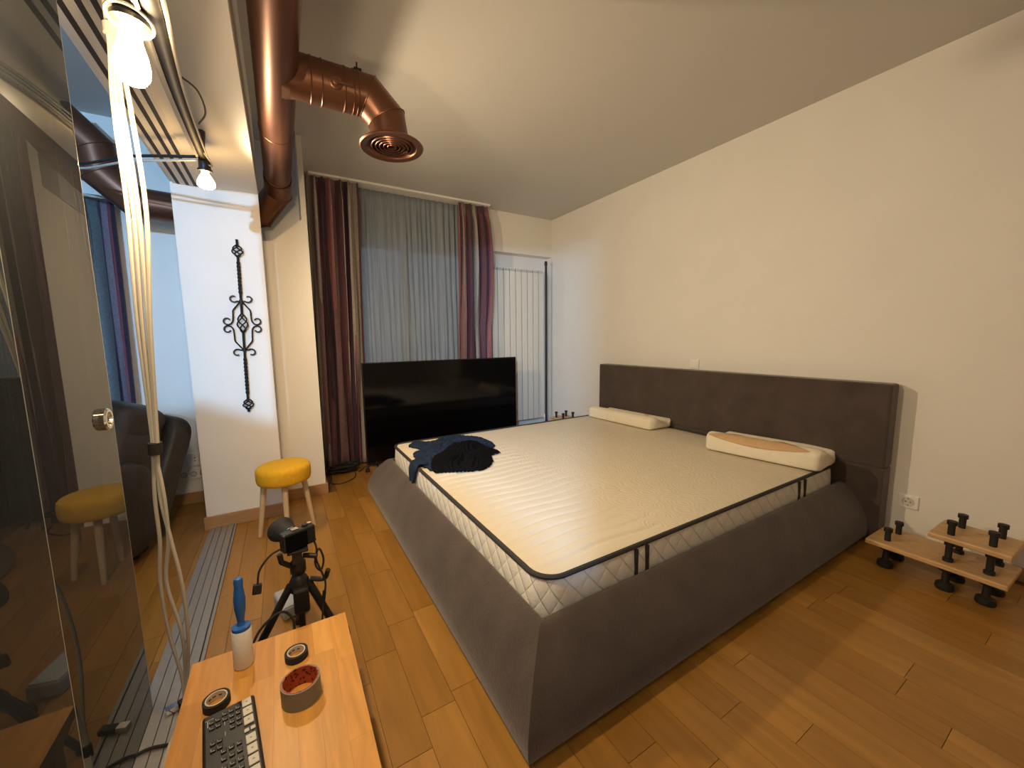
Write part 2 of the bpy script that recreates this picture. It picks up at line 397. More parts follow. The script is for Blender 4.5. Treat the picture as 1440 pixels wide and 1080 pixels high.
# --- oak planks
rng = random.Random(4)
PW = 0.115
joints = {0: [1.42, 2.124], 1: [1.10, 1.56, 1.975], 2: [1.137, 1.594], -1: [1.877]}
BED = (0.60, 2.95, 0.88, 2.95)
def plank(x, y0, y1):
    B().box(x + 0.0008, x + PW - 0.0008, y0 + 0.0008, y1 - 0.0008, -0.012, 0.0).obj('plank', 'oak_plank', fl)
count = 0
for c in range(-16, 25):
    x = 0.186 + c * PW
    if x + PW > 3.0: continue
    near = -0.25 if x < 1.2 else -0.1
    if x < -0.5: near = 0.7
    far = 4.10 if x > 0.2 else (3.62 if x < -0.5 else 3.28)
    js = list(joints.get(c, []))
    if js:
        lo, hi = min(js), max(js)
    else:
        lo = hi = near + rng.uniform(0.25, 0.9) + 0.4; js = [lo]
    while hi < far - 0.3: hi += rng.uniform(0.40, 0.95); js.append(hi)
    while lo > near: lo -= rng.uniform(0.40, 0.85); js.append(lo)
    js = sorted(js); js = [j for j in js if j < far - 0.06] + [far]
    for a, b in zip(js[:-1], js[1:]):
        if BED[0] < x and x + PW < BED[1] and a > BED[2] and b < BED[3]: continue
        if x > 0.7 and a > 2.95 and x < 2.3: continue
        plank(x, a, b); count += 1
struct(B().box(-3.3, -1.654, -2.7, 3.62, -0.012, -0.0008).box(-1.654, XW, -2.7, -0.26, -0.012, -0.0008).box(-1.654, -0.51, -0.26, 0.66, -0.012, -0.0008).obj('floor_margin', 'oak_plank', fl)).__setitem__('kind', 'structure')

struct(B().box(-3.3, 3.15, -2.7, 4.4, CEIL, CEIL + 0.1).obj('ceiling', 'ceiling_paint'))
struct(B().box(XW, XW + 0.12, -2.7, 4.4, 0, CEIL).obj('wall_right', 'plaster'))
struct(B().box(-3.3, XW, -2.7, -2.58, 0, CEIL).obj('wall_back', 'plaster'))
struct(B().box(-3.42, -3.3, -2.7, 4.4, 0, CEIL).obj('wall_left', 'plaster'))
# window wall: lintel in front, recessed lower part, opening for the window
NICHE = 4.16
struct(B().box(0.22, XW, YW, 4.30, 2.20, CEIL).box(1.98, XW, NICHE, 4.30, 0, 2.20).box(0.22, 0.40, NICHE, 4.30, 0, 2.20).obj('wall_window', 'plaster'))
# partition between bedroom and living room: stub behind the photographer, pillar at the far end, beam above
struct(B().box(-0.49, -0.06, -2.58, -0.50, 0, CEIL).box(-0.49, -0.42, -0.50, 0.0, 0, 1.43).obj('wall_partition_and_light_block', 'plaster'))  # low box: unseen parapet added to keep the cool lamp off the bed
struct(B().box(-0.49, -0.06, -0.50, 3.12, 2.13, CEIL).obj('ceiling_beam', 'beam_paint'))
struct(B().prism([(3.04, 0), (3.28, 0), (3.28, 1.93), (3.12, 1.93), (3.12, 2.13), (3.04, 2.13)], 'x', -0.49, -0.06).obj('wall_pillar', 'plaster'))
# stepped-back pier beside the window with the notch cut for the duct elbow
struct(B().prism([(-0.49, 0), (0.225, 0), (0.225, CEIL), (0.19, CEIL), (0.19, 2.075), (0.0, 1.905), (-0.10, 1.89), (-0.49, 1.89)], 'y', 3.28, 3.50)
       .box(-0.49, 0.225, 3.50, 4.30, 0, CEIL).obj('wall_pier', 'plaster'))
struct(B().box(-1.02, -0.49, 3.62, 3.80, 0, CEIL).box(-3.3, -1.02, 3.62, 3.80, 2.25, CEIL).box(-3.3, -2.7, 3.62, 3.80, 0, 2.25).obj('wall_far_left', 'plaster'))
# unseen half-height wall, added to shade the lower pillar from the cool lamp
struct(B().prism([(-1.25, 0), (-0.56, 0), (-0.56, 1.475), (-0.74, 1.482), (-0.908, 1.56), (-1.25, 1.58)], 'y', 0.44, 0.56).obj('wall_light_block', 'plaster'))
# baseboards
struct(B().box(-0.505, -0.045, 3.025, 3.04, 0, 0.085).obj('baseboard_pillar', 'baseboard_wood', bevel=0.003))
struct(B().box(-0.06, 0.24, 3.265, 3.28, 0, 0.085).box(0.225, 0.24, 3.28, 4.03, 0, 0.085).obj('baseboard_pier', 'baseboard_wood', bevel=0.003))
struct(B().box(-1.02, -0.49, 3.605, 3.62, 0, 0.085).obj('baseboard_far', 'baseboard_wood', bevel=0.003))
struct(B().box(XW - 0.014, XW, -2.5, 4.03, 0, 0.07).obj('baseboard_right', 'baseboard_wood', bevel=0.003))
# windows
def window(name, x0, x1, y, z0, z1, n):
    fr = B().box(x0, x0 + .06, y, y + .06, z0, z1).box(x1 - .06, x1, y, y + .06, z0, z1).box(x0 + .06, x1 - .06, y, y + .06, z0, z0 + .07).box(x0 + .06, x1 - .06, y, y + .06, z1 - .07, z1)
    wd = (x1 - x0 - .12) / n
    for i in range(1, n): fr.box(x0 + .06 + i * wd - .035, x0 + .06 + i * wd + .035, y, y + .06, z0 + .07, z1 - .07)
    o = struct(fr.obj(name, 'window_frame', bevel=0.004))
    for i in range(n):
        B().box(x0 + .06 + i * wd + .036, x0 + .06 + (i + 1) * wd - .036, y + .02, y + .03, z0 + .07, z1 - .07).obj('window_pane', 'window_glass', o)
window('window_1', 0.40, 1.98, 4.18, 0.0, 2.20, 2)
window('window_2', -2.70, -1.02, 3.70, 0.0, 2.25, 2)

# ================================================================ SLIDING DOOR
tr = thing('door_track', 'aluminium sliding door track with parallel ribs set in the floor', 'door track', (-0.405, 1.2, 0))
B().box(-0.475, -0.335, -0.495, 3.02, 0.0005, 0.004).obj('track_plate', 'groove_dark', tr)
for x in (-0.462, -0.430, -0.398, -0.366, -0.3405):
    B().box(x - (0.0147 if x < -0.35 else 0.0055), x + (0.0147 if x < -0.35 else 0.0055), -0.5, 3.025, 0.004, 0.010).obj('rib', 'aluminium', tr)
ut = thing('door_track', 'pale triple sliding door track under the ceiling beam', 'door track', (-0.41, 1.2, 2.13))
B().box(-0.475, -0.345, -0.5, 3.035, 2.122, 2.13).obj('track_plate', 'beam_paint', ut)
for x in (-0.45, -0.407, -0.37):
    B().box(x - 0.008, x + 0.008, -0.5, 3.03, 2.1205, 2.1223).obj('groove', 'groove_dark', ut)
def panel(x, y0, y1, label, knob=None):
    t = thing('door_1' if knob is None else 'door_2', label, 'glass door', (x, (y0 + y1) / 2, 0.012), 'glass sliding doors')
    t['kind'] = 'structure'
    B().box(x - 0.004, x + 0.004, y0, y1, 0.012, 2.118).obj('glass_pane', 'tinted_glass', t)
    B().box(x - 0.0042, x + 0.0042, y1 + 0.0004, y1 + 0.0022, 0.012, 2.118).obj('polished_edge', 'glass_edge', t)
    if knob:
        y, z = knob
        for sgn in (1, -1):
            mt = align((x + sgn * 0.0042, y, z), (sgn, 0, 0))
            k = B().lathe([(0.031, 0), (0.031, 0.010), (0.027, 0.014), (0.020, 0.014), (0.018, 0.005), (0.0, 0.005)], mt, 28).obj('finger_pull', 'chrome', t, True)
    return t
panel(-0.407, 0.12, 1.035, 'tinted glass sliding door panel nearest the camera, at the left frame edge')
panel(-0.45, 0.62, 1.58, 'tinted glass sliding door panel with the round chrome finger pull', (1.506, 0.988))

# ================================================================ BED
bed = thing('bed', 'low double bed upholstered in dark grey-brown suede with slanted side panels', 'bed', (1.75, 1.9, 0))
X0, X1, Y0, Y1 = 0.50, 2.86, 0.78, 3.03
prof = [(0.016, 0.012), (0.004, 0.03), (-0.004, 0.065), (-0.002, 0.105), (0.012, 0.15), (0.036, 0.20), (0.067, 0.245), (0.098, 0.281), (0.116, 0.300), (0.131, 0.311), (0.147, 0.314), (0.158, 0.306), (0.16, 0.29), (0.16, 0.012)]
def rail(name, pts_fn, closed=True):
    b = B(); n = len(prof); vs = []
    for e in (0, 1):
        for d, z in prof: vs.append(pts_fn(e, d, z))
    fs = [(i, (i + 1) % n, (i + 1) % n + n, i + n) for i in range(n)] + [tuple(range(n)), tuple(range(2 * n - 1, n - 1, -1))]
    b.add(vs, fs); return b.obj(name, 'suede', bed, True, angle=60)
rail('foot_panel', lambda e, d, z: (X0 + d, (Y0 + d) if e == 0 else (Y1 - d), z))
rail('side_rail', lambda e, d, z: ((X0 + d) if e == 0 else X1, Y0 + d, z))
rail('side_rail', lambda e, d, z: ((X0 + d) if e == 0 else X1, Y1 - d, z))
B().box(2.86, 2.975, 0.735, 3.015, 0.4405, 0.922).obj('headboard', 'suede', bed, True, bevel=0.014, bseg=4)
B().box(2.861, 2.974, 0.736, 3.014, 0.005, 0.4395).obj('headboard_base', 'suede', bed, True, bevel=0.009, bseg=3)
B().box(0.67, 2.85, 0.95, 2.86, 0.10, 0.165).obj('slat_base', 'black_metal', bed)

# --- mattress
MX0, MX1, MY0, MY1, MZ = 0.667, 2.845, 0.945, 2.905, 0.42
def rrect(x0, x1, y0, y1, r, n=8):
    out = []
    for cx, cy, a0 in ((x1 - r, y1 - r, 0), (x0 + r, y1 - r, PI / 2), (x0 + r, y0 + r, PI), (x1 - r, y0 + r, 1.5 * PI)):
        out += [(cx + r * math.cos(a0 + PI / 2 * k / n), cy + r * math.sin(a0 + PI / 2 * k / n)) for k in range(n + 1)]
    return out
mt_ = thing('mattress', 'cream quilted mattress with dark piping lying on the bed', 'mattress', (1.76, 1.92, 0.165))
b = B(); rings = []
for off, z in ((0.02, 0.168), (0.004, 0.19), (-0.002, 0.26), (-0.003, 0.33), (0.001, 0.39), (0.008, 0.412)):
    rings.append([(x, y, z) for x, y in rrect(MX0 + off, MX1 - off, MY0 + off, MY1 - off, 0.09 - off * 0.5)])
n = len(rings[0]); b.v = [p for r in rings for p in r]
for i in range(len(rings) - 1):
    for k in range(n): b.f.append((i * n + k, i * n + (k + 1) % n, (i + 1) * n + (k + 1) % n, (i + 1) * n + k))
b.f.append(tuple(range(n)))
b.obj('quilted_border', 'quilted_knit', mt_, True)
# top panel with stitched wavy channels at the foot end
def topz(x, y):
    e = min(x - MX0, MX1 - x, y - MY0, MY1 - y); z = 0.411 + 0.012 * min(1, max(0, e / 0.10)) ** 0.6
    k = min(1, max(0, (1.42 - x) / 0.22))
    if k > 0:
        ph = (y + 0.010 * math.sin(x * 13 + y * 4)) / 0.068
        z -= 0.0065 * k * math.exp(-((ph - round(ph)) / 0.13) ** 2) * min(1, e / 0.05)
    z += 0.003 * noise.noise((x * 2.2, y * 2.2, 0))
    return z
b = B(); NX, NY = 130, 330
tp = [[None] * (NX + 1) for _ in range(NY + 1)]
rr_ = 0.082
for j in range(NY + 1):
    for i in range(NX + 1):
        x = MX0 + 0.008 + (MX1 - MX0 - 0.016) * i / NX; y = MY0 + 0.008 + (MY1 - MY0 - 0.016) * j / NY
        cx = min(max(x, MX0 + 0.008 + rr_), MX1 - 0.008 - rr_); cy = min(max(y, MY0 + 0.008 + rr_), MY1 - 0.008 - rr_)
        d = math.hypot(x - cx, y - cy)
        if d > rr_: x, y = cx + (x - cx) * rr_ / d, cy + (y - cy) * rr_ / d
        b.v.append((x, y, topz(x, y)))
for j in range(NY):
    for i in range(NX): b.f.append((j * (NX + 1) + i, j * (NX + 1) + i + 1, (j + 1) * (NX + 1) + i + 1, (j + 1) * (NX + 1) + i))
b.obj('quilted_top', 'mattress_top', mt_, True, angle=80)
B().tube([(x, y, 0.414) for x, y in rrect(MX0 + 0.004, MX1 - 0.004, MY0 + 0.004, MY1 - 0.004, 0.088)], 0.0095, 8, closed=True).obj('piping', 'piping', mt_, True)
B().tube([(x, y, 0.176) for x, y in rrect(MX0 + 0.012, MX1 - 0.012, MY0 + 0.012, MY1 - 0.012, 0.085)], 0.008, 8, closed=True).obj('piping', 'piping', mt_, True)
for x in (1.095, 1.155, 2.375, 2.44):
    B().box(x - 0.008, x + 0.008, MY0 - 0.009, MY0 + 0.002, 0.185, 0.405).obj('ribbon_band', 'piping', mt_, bevel=0.003)

# --- pillows
def pillow(name, label, cx, cy, lx, ly, h, rz, lean=0.0, seed=1, mtl='pillow_knit'):
    t = thing(name, label, 'pillow', (cx, cy, 0.424), 'foam pillows on the mattress')
    def prof_z(u):                                   # contour: two rolls of different height
        return h * (0.72 + 0.28 * math.cos((u - 0.2) * 2 * PI)) * (1 - 0.16 * u)
    def fn(u, v):
        a = 2 * PI * u; ca, sa = math.cos(a), math.sin(a)
        e = 0.28
        px_ = math.copysign(abs(ca) ** e, ca); pz = math.copysign(abs(sa) ** e, sa)
        yy = (v - 0.5) * 2; end = 1 - max(0, (abs(yy) - 0.90) / 0.10) ** 2.2 * 0.42
        uu = (px_ * end + 1) / 2
        top = prof_z(uu)
        z = top * 0.5 + pz * end * top * 0.5
        x = px_ * end * lx / 2; y = yy * ly / 2
        c, s = math.cos(rz), math.sin(rz)
        return (cx + x * c - y * s, cy + x * s + y * c, 0.4245 + z)
    b = B(); b.grid(fn, 40, 40, True)
    w_ = 40; b.f.append(tuple(range(w_ - 1, -1, -1))); b.f.append(tuple(40 * w_ + k for k in range(w_)))
    b.obj('cover', mtl, t, True, angle=70)
    return t, fn
p1, fn1 = pillow('pillow', 'cream contour foam pillow at the window side of the headboard', 2.70, 2.47, 0.30, 0.76, 0.112, 0.04)
b = B().mbox(align((2.64, 2.20, 0.5355), (0, 0, 1)), 0.025, 0.05, 0.002)
b.obj('label_tag', 'foam_tan', p1)
p2, fn2 = pillow('pillow', 'cream contour foam pillow with a tan panel on its front, nearest the camera', 2.665, 1.255, 0.36, 0.66, 0.128, 0.15)
# tan lens-shaped opening along the front upper edge
b = B(); nn = 28; row = []
for j in range(nn + 1):
    v = 0.10 + 0.86 * j / nn; wd = math.sin(PI * j / nn) ** 0.75
    for k in range(7):
        u = 0.362 + (k / 6 - 0.5) * 0.24 * wd
        p = Vector(fn2(u, v)); q = Vector(fn2(u, v + 0.001)); r_ = Vector(fn2(u + 0.002, v)); nrm = (r_ - p).cross(q - p)
        nrm = nrm.normalized() if nrm.length > 0 else Vector((0, 0, 1))
        if nrm.z < 0: nrm = -nrm
        b.v.append(tuple(p + nrm * 0.0022))
for j in range(nn):
    for k in range(6): b.f.append((j * 7 + k, j * 7 + k + 1, (j + 1) * 7 + k + 1, (j + 1) * 7 + k))
b.obj('foam_panel', 'foam_tan', p2, True, solid=0.002)
tag(p2.children[-1], 'tan panel')

# --- clothes heaps
def inside(p, poly):
    x, y = p; c = False
    for i in range(len(poly)):
        (x1, y1), (x2, y2) = poly[i], poly[i - 1]
        if (y1 > y) != (y2 > y) and x < (x2 - x1) * (y - y1) / (y2 - y1) + x1: c = not c
    return c
def dist(p, poly):
    P = Vector(p); d = 9
    for i in range(len(poly)):
        a, b_ = Vector(poly[i]), Vector(poly[i - 1]); t = max(0, min(1, (P - a).dot(b_ - a) / max(1e-9, (b_ - a).length_squared)))
        d = min(d, (P - (a + (b_ - a) * t)).length)
    return d
def heap(name, poly, base, hmax, seed, mtl, parent, step=0.010, freq=12.0):
    poly = [(p.x, p.y) for p in bez([(x, y, 0) for x, y in poly] + [(*poly[0], 0)], 2)]
    xs = [p[0] for p in poly]; ys = [p[1] for p in poly]; x0, y0 = min(xs), min(ys)
    nx, ny = int((max(xs) - x0) / step) + 2, int((max(ys) - y0) / step) + 2
    idx = {}; b = B()
    def vert(i, j):
        if (i, j) not in idx:
            x, y = x0 + i * step, y0 + j * step; d = dist((x, y), poly) if inside((x, y), poly) else 0
            k = min(1, d / 0.07) ** 0.6
            ang = noise.noise((x * 2.5 + seed, y * 2.5, seed)) * 2.5
            fold = math.sin((x * math.cos(ang) + y * math.sin(ang)) * freq * 4 + seed) * 0.5 + 0.5
            nz = noise.noise((x * freq + seed * 3, y * freq, seed)) * 0.5 + 0.5
            z = base(x, y) + 0.004 + hmax * k * (0.12 + 0.38 * nz + 0.50 * fold)
            idx[(i, j)] = len(b.v); b.v.append((x, y, z))
        return idx[(i, j)]
    for i in range(nx):
        for j in range(ny):
            c = (x0 + (i + .5) * step, y0 + (j + .5) * step)
            if inside(c, poly): b.f.append((vert(i, j), vert(i + 1, j), vert(i + 1, j + 1), vert(i, j + 1)))
    o = b.obj(name, mtl, parent, True, angle=85); md = o.modifiers.new('smooth', 'SMOOTH'); md.factor = 0.5; md.iterations = 1
    md = o.modifiers.new('thickness', 'SOLIDIFY'); md.thickness = 0.005; md.offset = -1
    return o
flat = lambda x, y: 0.425
shirt = thing('blue_shirt', 'crumpled navy blue shirt draped over the foot corner of the mattress', 'shirt', (0.95, 2.5, 0.425))
blue_poly = [(0.70, 2.16), (0.69, 2.36), (0.72, 2.55), (0.80, 2.60), (0.74, 2.73), (0.81, 2.82), (0.93, 2.75), (1.02, 2.84), (1.20, 2.80), (1.30, 2.62), (1.28, 2.40), (1.12, 2.30), (0.95, 2.22), (0.85, 2.12)]
heap('body', blue_poly, flat, 0.045, 2.3, 'blue_cotton', shirt, freq=13.0)
# sleeve hanging over the mattress edge
b = B()
def sleeve(u, v):
    y = 2.22 + 0.15 * u * (1 - 0.65 * v) + 0.10 * v; s = v * 0.24
    wob = 0.010 * math.sin(u * 9 + v * 4)
    if s < 0.07: return (0.72 - s * 0.8, y, 0.442 + wob * 0.4 - 0.1 * s * s * 20 * 0.1)
    d = s - 0.07
    return (0.659 - 0.012 * math.sin(min(1, d / 0.05) * PI / 2) - 0.02 * d + wob * 0.6, y, 0.436 - d)
b.grid(sleeve, 16, 22).obj('sleeve', 'blue_cotton', shirt, True, solid=0.005, angle=80)
top = thing('black_garment', 'crumpled black garment thrown on top of the blue shirt', 'clothing', (0.98, 2.25, 0.46))
def over_blue(x, y):
    return 0.425 + (0.040 if inside((x, y), blue_poly) else 0.0) * min(1, dist((x, y), blue_poly) / 0.08)
heap('fabric', [(0.715, 2.10), (0.735, 2.24), (0.85, 2.33), (0.97, 2.47), (1.12, 2.44), (1.21, 2.36), (1.235, 2.24), (1.15, 2.22), (1.10, 2.10), (0.98, 1.99), (0.86, 2.03)], over_blue, 0.055, 5.1, 'black_cotton', top)

# ================================================================ WINDOW SIDE
def curtain(name, label, edges, y, z0, z1, folds, amp, mtl, reps, parent=None, seed=0, nv=30, per=14, cat='curtain', pinch=True, off=0.0, wv=0.0):
    """edges(t) -> (x0, x1), t = 0 at the bottom"""
    rg = random.Random(seed); nu = folds * per; ph = [rg.uniform(-.25, .25) for _ in range(folds + 1)]; am = [rg.uniform(.6, 1.2) for _ in range(folds + 1)]
    b = B(); b.uv = []
    for j in range(nv + 1):
        t = j / nv; x0, x1 = edges(t); z = z0 + (z1 - z0) * t
        for i in range(nu + 1):
            u = i / nu; k = folds * (u + wv * math.sin(2 * PI * 2 * u + seed) * u * (1 - u) * 4); f0 = int(min(k, folds - 1)); fr = k - f0
            p = ph[f0] * (1 - fr) + ph[f0 + 1] * fr; a = am[f0] * (1 - fr) + am[f0 + 1] * fr
            sw = (1 - t) * 0.30 * math.sin(t * 4 + f0 * 1.7)
            yy = y + amp * a * math.sin(2 * PI * (k + p + sw)) * (0.55 if pinch and t > 0.95 else 1.0)
            xx = x0 + (x1 - x0) * u + (0.30 if pinch and t > 0.95 else 0.42) * amp * math.sin(4 * PI * (k + p)) * (1 if 0 < u < 1 else 0)
            b.v.append((xx, yy, z)); b.uv.append((u * reps + off, t))
    for j in range(nv):
        for i in range(nu): b.f.append((j * (nu + 1) + i, j * (nu + 1) + i + 1, (j + 1) * (nu + 1) + i + 1, (j + 1) * (nu + 1) + i))
    o = b.obj(name, mtl, parent, True, solid=0.002, angle=80)
    return tag(o, label, cat) if not parent else o
curtain('striped_curtain', 'plum and grey striped curtain gathered beside the white pier', lambda t: (0.29 - 0.03 * (1 - t), 0.70 - 0.05 * (1 - t)), 3.93, 0.015, 2.628, 6, 0.052, 'striped_fabric', 1.25, seed=3, wv=0.035)
curtain('striped_curtain', 'plum and grey striped curtain gathered beside the white radiator', lambda t: (1.70 - 0.03 * (1 - t), 2.045 + 0.05 * math.sin(min(1, (1 - t) * 2) * PI)), 3.93, 0.015, 2.628, 5, 0.048, 'striped_fabric', 1.15, seed=8, off=0.47, wv=0.035)
curtain('sheer_curtain', 'grey sheer curtain hanging between the two striped curtains', lambda t: (0.60, 1.80), 4.015, 0.02, 2.626, 20, 0.011, 'sheer', 1, seed=5, per=8, wv=0.02)
tag(B().box(0.30, 2.06, 3.88, 4.028, 2.630, 2.649).obj('curtain_rail', 'white_plastic', bevel=0.003), 'white ceiling curtain rail above the bedroom window', 'curtain rail')

# radiator
rad = thing('radiator', 'tall cream column radiator in the niche beside the window', 'radiator', (2.46, 4.06, 0.17))
fx0, fw = 2.06, 0.0835
for i in range(10):
    x = fx0 + i * fw
    B().box(x + 0.005, x + fw - 0.005, 4.055, 4.082, 0.17, 2.00).obj('fin', 'radiator_enamel', rad, bevel=0.004)
B().box(fx0 + 0.004, fx0 + 10 * fw - 0.004, 4.084, 4.150, 0.18, 2.02).obj('back_panel', 'radiator_gap', rad)
for i in range(10):
    x = fx0 + i * fw
    g = B().box(x + 0.004, x + fw - 0.004, 4.057, 4.148, 2.026, 2.034)
    for k in range(4): g.box(x + 0.012 + k * 0.018, x + 0.020 + k * 0.018, 4.060, 4.146, 2.002, 2.026)
    g.obj('top_grille', 'radiator_enamel', rad)
B().tube([(2.905, 4.06, 0.01), (2.905, 4.06, 0.16), (2.885, 4.06, 0.19)], 0.009, 10).obj('pipe', 'white_plastic', rad, True)
B().tube([(2.905, 4.06, 0.16), (2.905, 4.06, 0.21)], 0.016, 12).obj('valve', 'white_plastic', rad, True)

# black pole in the corner
pole = thing('clothes_pole', 'thin black metal pole standing upright in the corner by the radiator', 'pole', (2.86, 3.97, 0))
B().tube([(2.86, 3.97, 0.02), (2.862, 3.97, 1.0), (2.862, 3.97, 2.085)], 0.0135, 12).obj('shaft', 'black_metal', pole, True)
B().lathe([(0.0155, 0), (0.019, 0.01), (0.019, 0.035), (0.013, 0.052), (0.0, 0.056)], T(2.862, 3.97, 2.08), 16).obj('cap', 'black_plastic', pole, True)
B().lathe([(0.05, 0), (0.05, 0.012), (0.03, 0.03), (0.02, 0.08), (0.0136, 0.085)], T(2.86, 3.97, 0.0), 18).obj('foot', 'black_plastic', pole, True)

# television leaning low in front of the window
tv = thing('television', 'large flat black television standing on the floor in front of the curtains', 'television', (1.44, 3.75, 0))
B().box(0.617, 2.272, 3.735, 3.765, 0.025, 0.992).obj('bezel', 'tv_plastic', tv, bevel=0.004)
B().box(0.627, 2.262, 3.7335, 3.7352, 0.045, 0.982).obj('screen', 'tv_screen', tv)
B().box(0.85, 2.04, 3.765, 3.80, 0.10, 0.62).obj('rear_housing', 'tv_plastic', tv, bevel=0.012)
for x in (0.70, 2.18):
    B().tube([(x, 3.66, 0.008), (x, 3.75, 0.06), (x, 3.84, 0.008)], 0.008, 8).obj('foot', 'tv_plastic', tv, True)

# cables at the foot of the curtain
ct = thing('cable_tangle', 'tangle of black cables on the floor below the striped curtain', 'cables', (0.42, 3.72, 0))
rg = random.Random(12)
for k in range(7):
    cx, cy = 0.40 + rg.uniform(-.03, .05), 3.74 + rg.uniform(-.03, .02); pts = []
    for i in range(9):
        a = i * 0.9 + k; r_ = 0.085 + rg.uniform(-.02, .03)
        pts.append((min(0.58, max(0.272, cx + math.cos(a) * r_ * 1.3)), cy + math.sin(a) * r_ * 0.8, 0.010 + 0.008 * k + rg.uniform(0, .02)))
    B().tube(bez(pts, 5), 0.0045, 6).obj('cable', 'black_rubber', ct, True)
B().tube(bez([(0.30, 3.66, 0.006), (0.28, 3.48, 0.005), (0.36, 3.43, 0.005), (0.47, 3.52, 0.005), (0.50, 3.66, 0.006)], 8), 0.004, 6).obj('cable', 'black_rubber', ct, True)
B().box(0.30, 0.52, 3.70, 3.78, 0.001, 0.045).obj('power_strip', 'black_plastic', ct, bevel=0.006)
pg = thing('power_plug', 'small black plug on the floor beside the television', 'plug', (0.60, 3.62, 0))
B().lathe([(0.019, 0), (0.019, 0.022), (0.012, 0.036), (0.006, 0.05)], T(0.60, 3.62, 0.001), 14).obj('body', 'black_rubber', pg, True)
B().tube(bez([(0.60, 3.62, 0.05), (0.60, 3.68, 0.04), (0.56, 3.70, 0.007), (0.53, 3.66, 0.006)], 6), 0.004, 6).obj('cord', 'black_rubber', pg, True)

# ================================================================ DUCTS
duct = thing('air_duct', 'long copper coloured round ventilation duct with a downturned branch beside the beam', 'duct', (0.054, 1.4, 2.25))
DX, DZ, DR = 0.056, 2.25, 0.075
B().tube([(DX, -2.5, DZ), (DX, 3.02, DZ)], DR, 40, caps=False).obj('main_pipe', 'copper', duct, True)
def ring(p, d, r, rad=0.004):
    mt = align(p, d); return [tuple(mt @ Vector((r * math.cos(a), r * math.sin(a), 0))) for a in [2 * PI * k / 36 for k in range(36)]]
for y in (0.35, 2.35, 2.98, 3.06, 3.10):
    B().tube(ring((DX, y, DZ), (0, 1, 0), DR), 0.0035, 6, closed=True).obj('seam_ring', 'copper', duct, True)
def elbow(name, pts, r, parent, seg=36):
    """segmented (mitred) elbow through the points"""
    P = [Vector(p) for p in pts]; b = B()
    rings = []
    for i, p in enumerate(P):
        d0 = (P[i] - P[i - 1]).normalized() if i else (P[1] - P[0]).normalized()
        d1 = (P[i + 1] - P[i]).normalized() if i < len(P) - 1 else d0
        rings.append((p, d0, d1))
    base = None
    vs = []; 
    for i, (p, d0, d1) in enumerate(rings):
        nrm = (d0 + d1).normalized()
        if base is None:
            u = d0.orthogonal().normalized(); v = d0.cross(u); base = [(u * math.cos(a) + v * math.sin(a)) * r for a in [2 * PI * k / seg for k in range(seg)]]
            for w_ in base: vs.append(p + w_)
        else:
            prev = vs[-seg:]
            for q in prev: vs.append(q + d0 * ((p - q).dot(nrm) / d0.dot(nrm)))
    fs = [(i * seg + k, i * seg + (k + 1) % seg, (i + 1) * seg + (k + 1) % seg, (i + 1) * seg + k) for i in range(len(P) - 1) for k in range(seg)]
    b.add(vs, fs); o = b.obj(name, 'copper', parent, True, angle=18)
    for i in range(1, len(P) - 1):
        B().tube([v + (v - P[i]).normalized() * 0.0008 for v in vs[i * seg:(i + 1) * seg]], 0.003, 6, closed=True).obj('seam_ring', 'copper', o, True)
    return o
elbow('elbow', [(DX, 3.02, DZ), (DX, 3.19, DZ - 0.04), (-0.055, 3.30, 2.075), (-0.20, 3.31, 2.045), (-0.45, 3.31, 2.045)], 0.080, duct)
# branch to the diffuser
BY = 1.87
elbow('branch_pipe', [(DX + 0.045, BY, DZ), (0.40, BY, DZ), (0.475, BY - 0.005, 2.175), (0.487, BY - 0.008, 2.085)], 0.081, duct)
b = B()                                           # saddle collar where the branch meets the main pipe
for k in range(36): pass
def saddle(u, v):
    a = 2 * PI * u; r_ = 0.0815 + 0.008 * (1 - v); yy, zz = r_ * math.cos(a), max(-0.0745, min(0.0745, r_ * math.sin(a)))
    xs = math.sqrt(max(0, (DR + 0.001) ** 2 - min(zz * zz, DR * DR * 0.999)))
    return (DX + xs + 0.030 * v, BY + yy, DZ + zz)
B().grid(saddle, 36, 4, True).obj('saddle_collar', 'copper', duct, True)
for x in (0.175, 0.215, 0.300, 0.335, 0.352):
    B().tube(ring((x, BY, DZ), (1, 0, 0), 0.082), 0.003, 6, closed=True).obj('seam_ring', 'copper', duct, True)
# damper dial and lever, facing the camera
mt = align((0.262, BY - 0.076, DZ - 0.022), (0, -1, -0.25))
dial = B().lathe([(0.026, 0), (0.026, 0.006), (0.020, 0.008), (0.020, 0.004), (0.012, 0.004), (0.012, 0.010), (0, 0.012)], mt, 24).obj('damper_dial', 'copper', duct, True)
B().mbox(mt @ T(0.03, 0, 0.012) , 0.07, 0.008, 0.004).obj('lever', 'copper', dial)
B().box(0.345, 0.375, BY - 0.02, BY + 0.02, DZ + 0.079, DZ + 0.094).box(0.357, 0.363, BY - 0.003, BY + 0.003, DZ + 0.094, DZ + 0.125).obj('hanger', 'black_metal', duct)
# diffuser
dm = align((0.491, BY - 0.010, 2.070), (0.02, -0.02, -1)) 
df = B().lathe([(0.081, -0.02), (0.088, 0.0), (0.134, 0.004), (0.139, 0.010), (0.134, 0.016), (0.108, 0.013), (0.101, 0.002)], dm, 44, cap=False).obj('diffuser', 'copper', duct, True)
B().lathe([(0.103, -0.004), (0.0, -0.004)], dm, 32, cap=False).obj('diffuser_throat', 'copper_dark', df)
for r_ in (0.088, 0.071, 0.054, 0.037, 0.020):
    B().lathe([(r_ + 0.0045, 0.002), (r_, 0.012), (r_ - 0.0035, 0.012), (r_, 0.000)], dm, 36, cap=False).obj('diffuser_ring', 'copper', df, True)

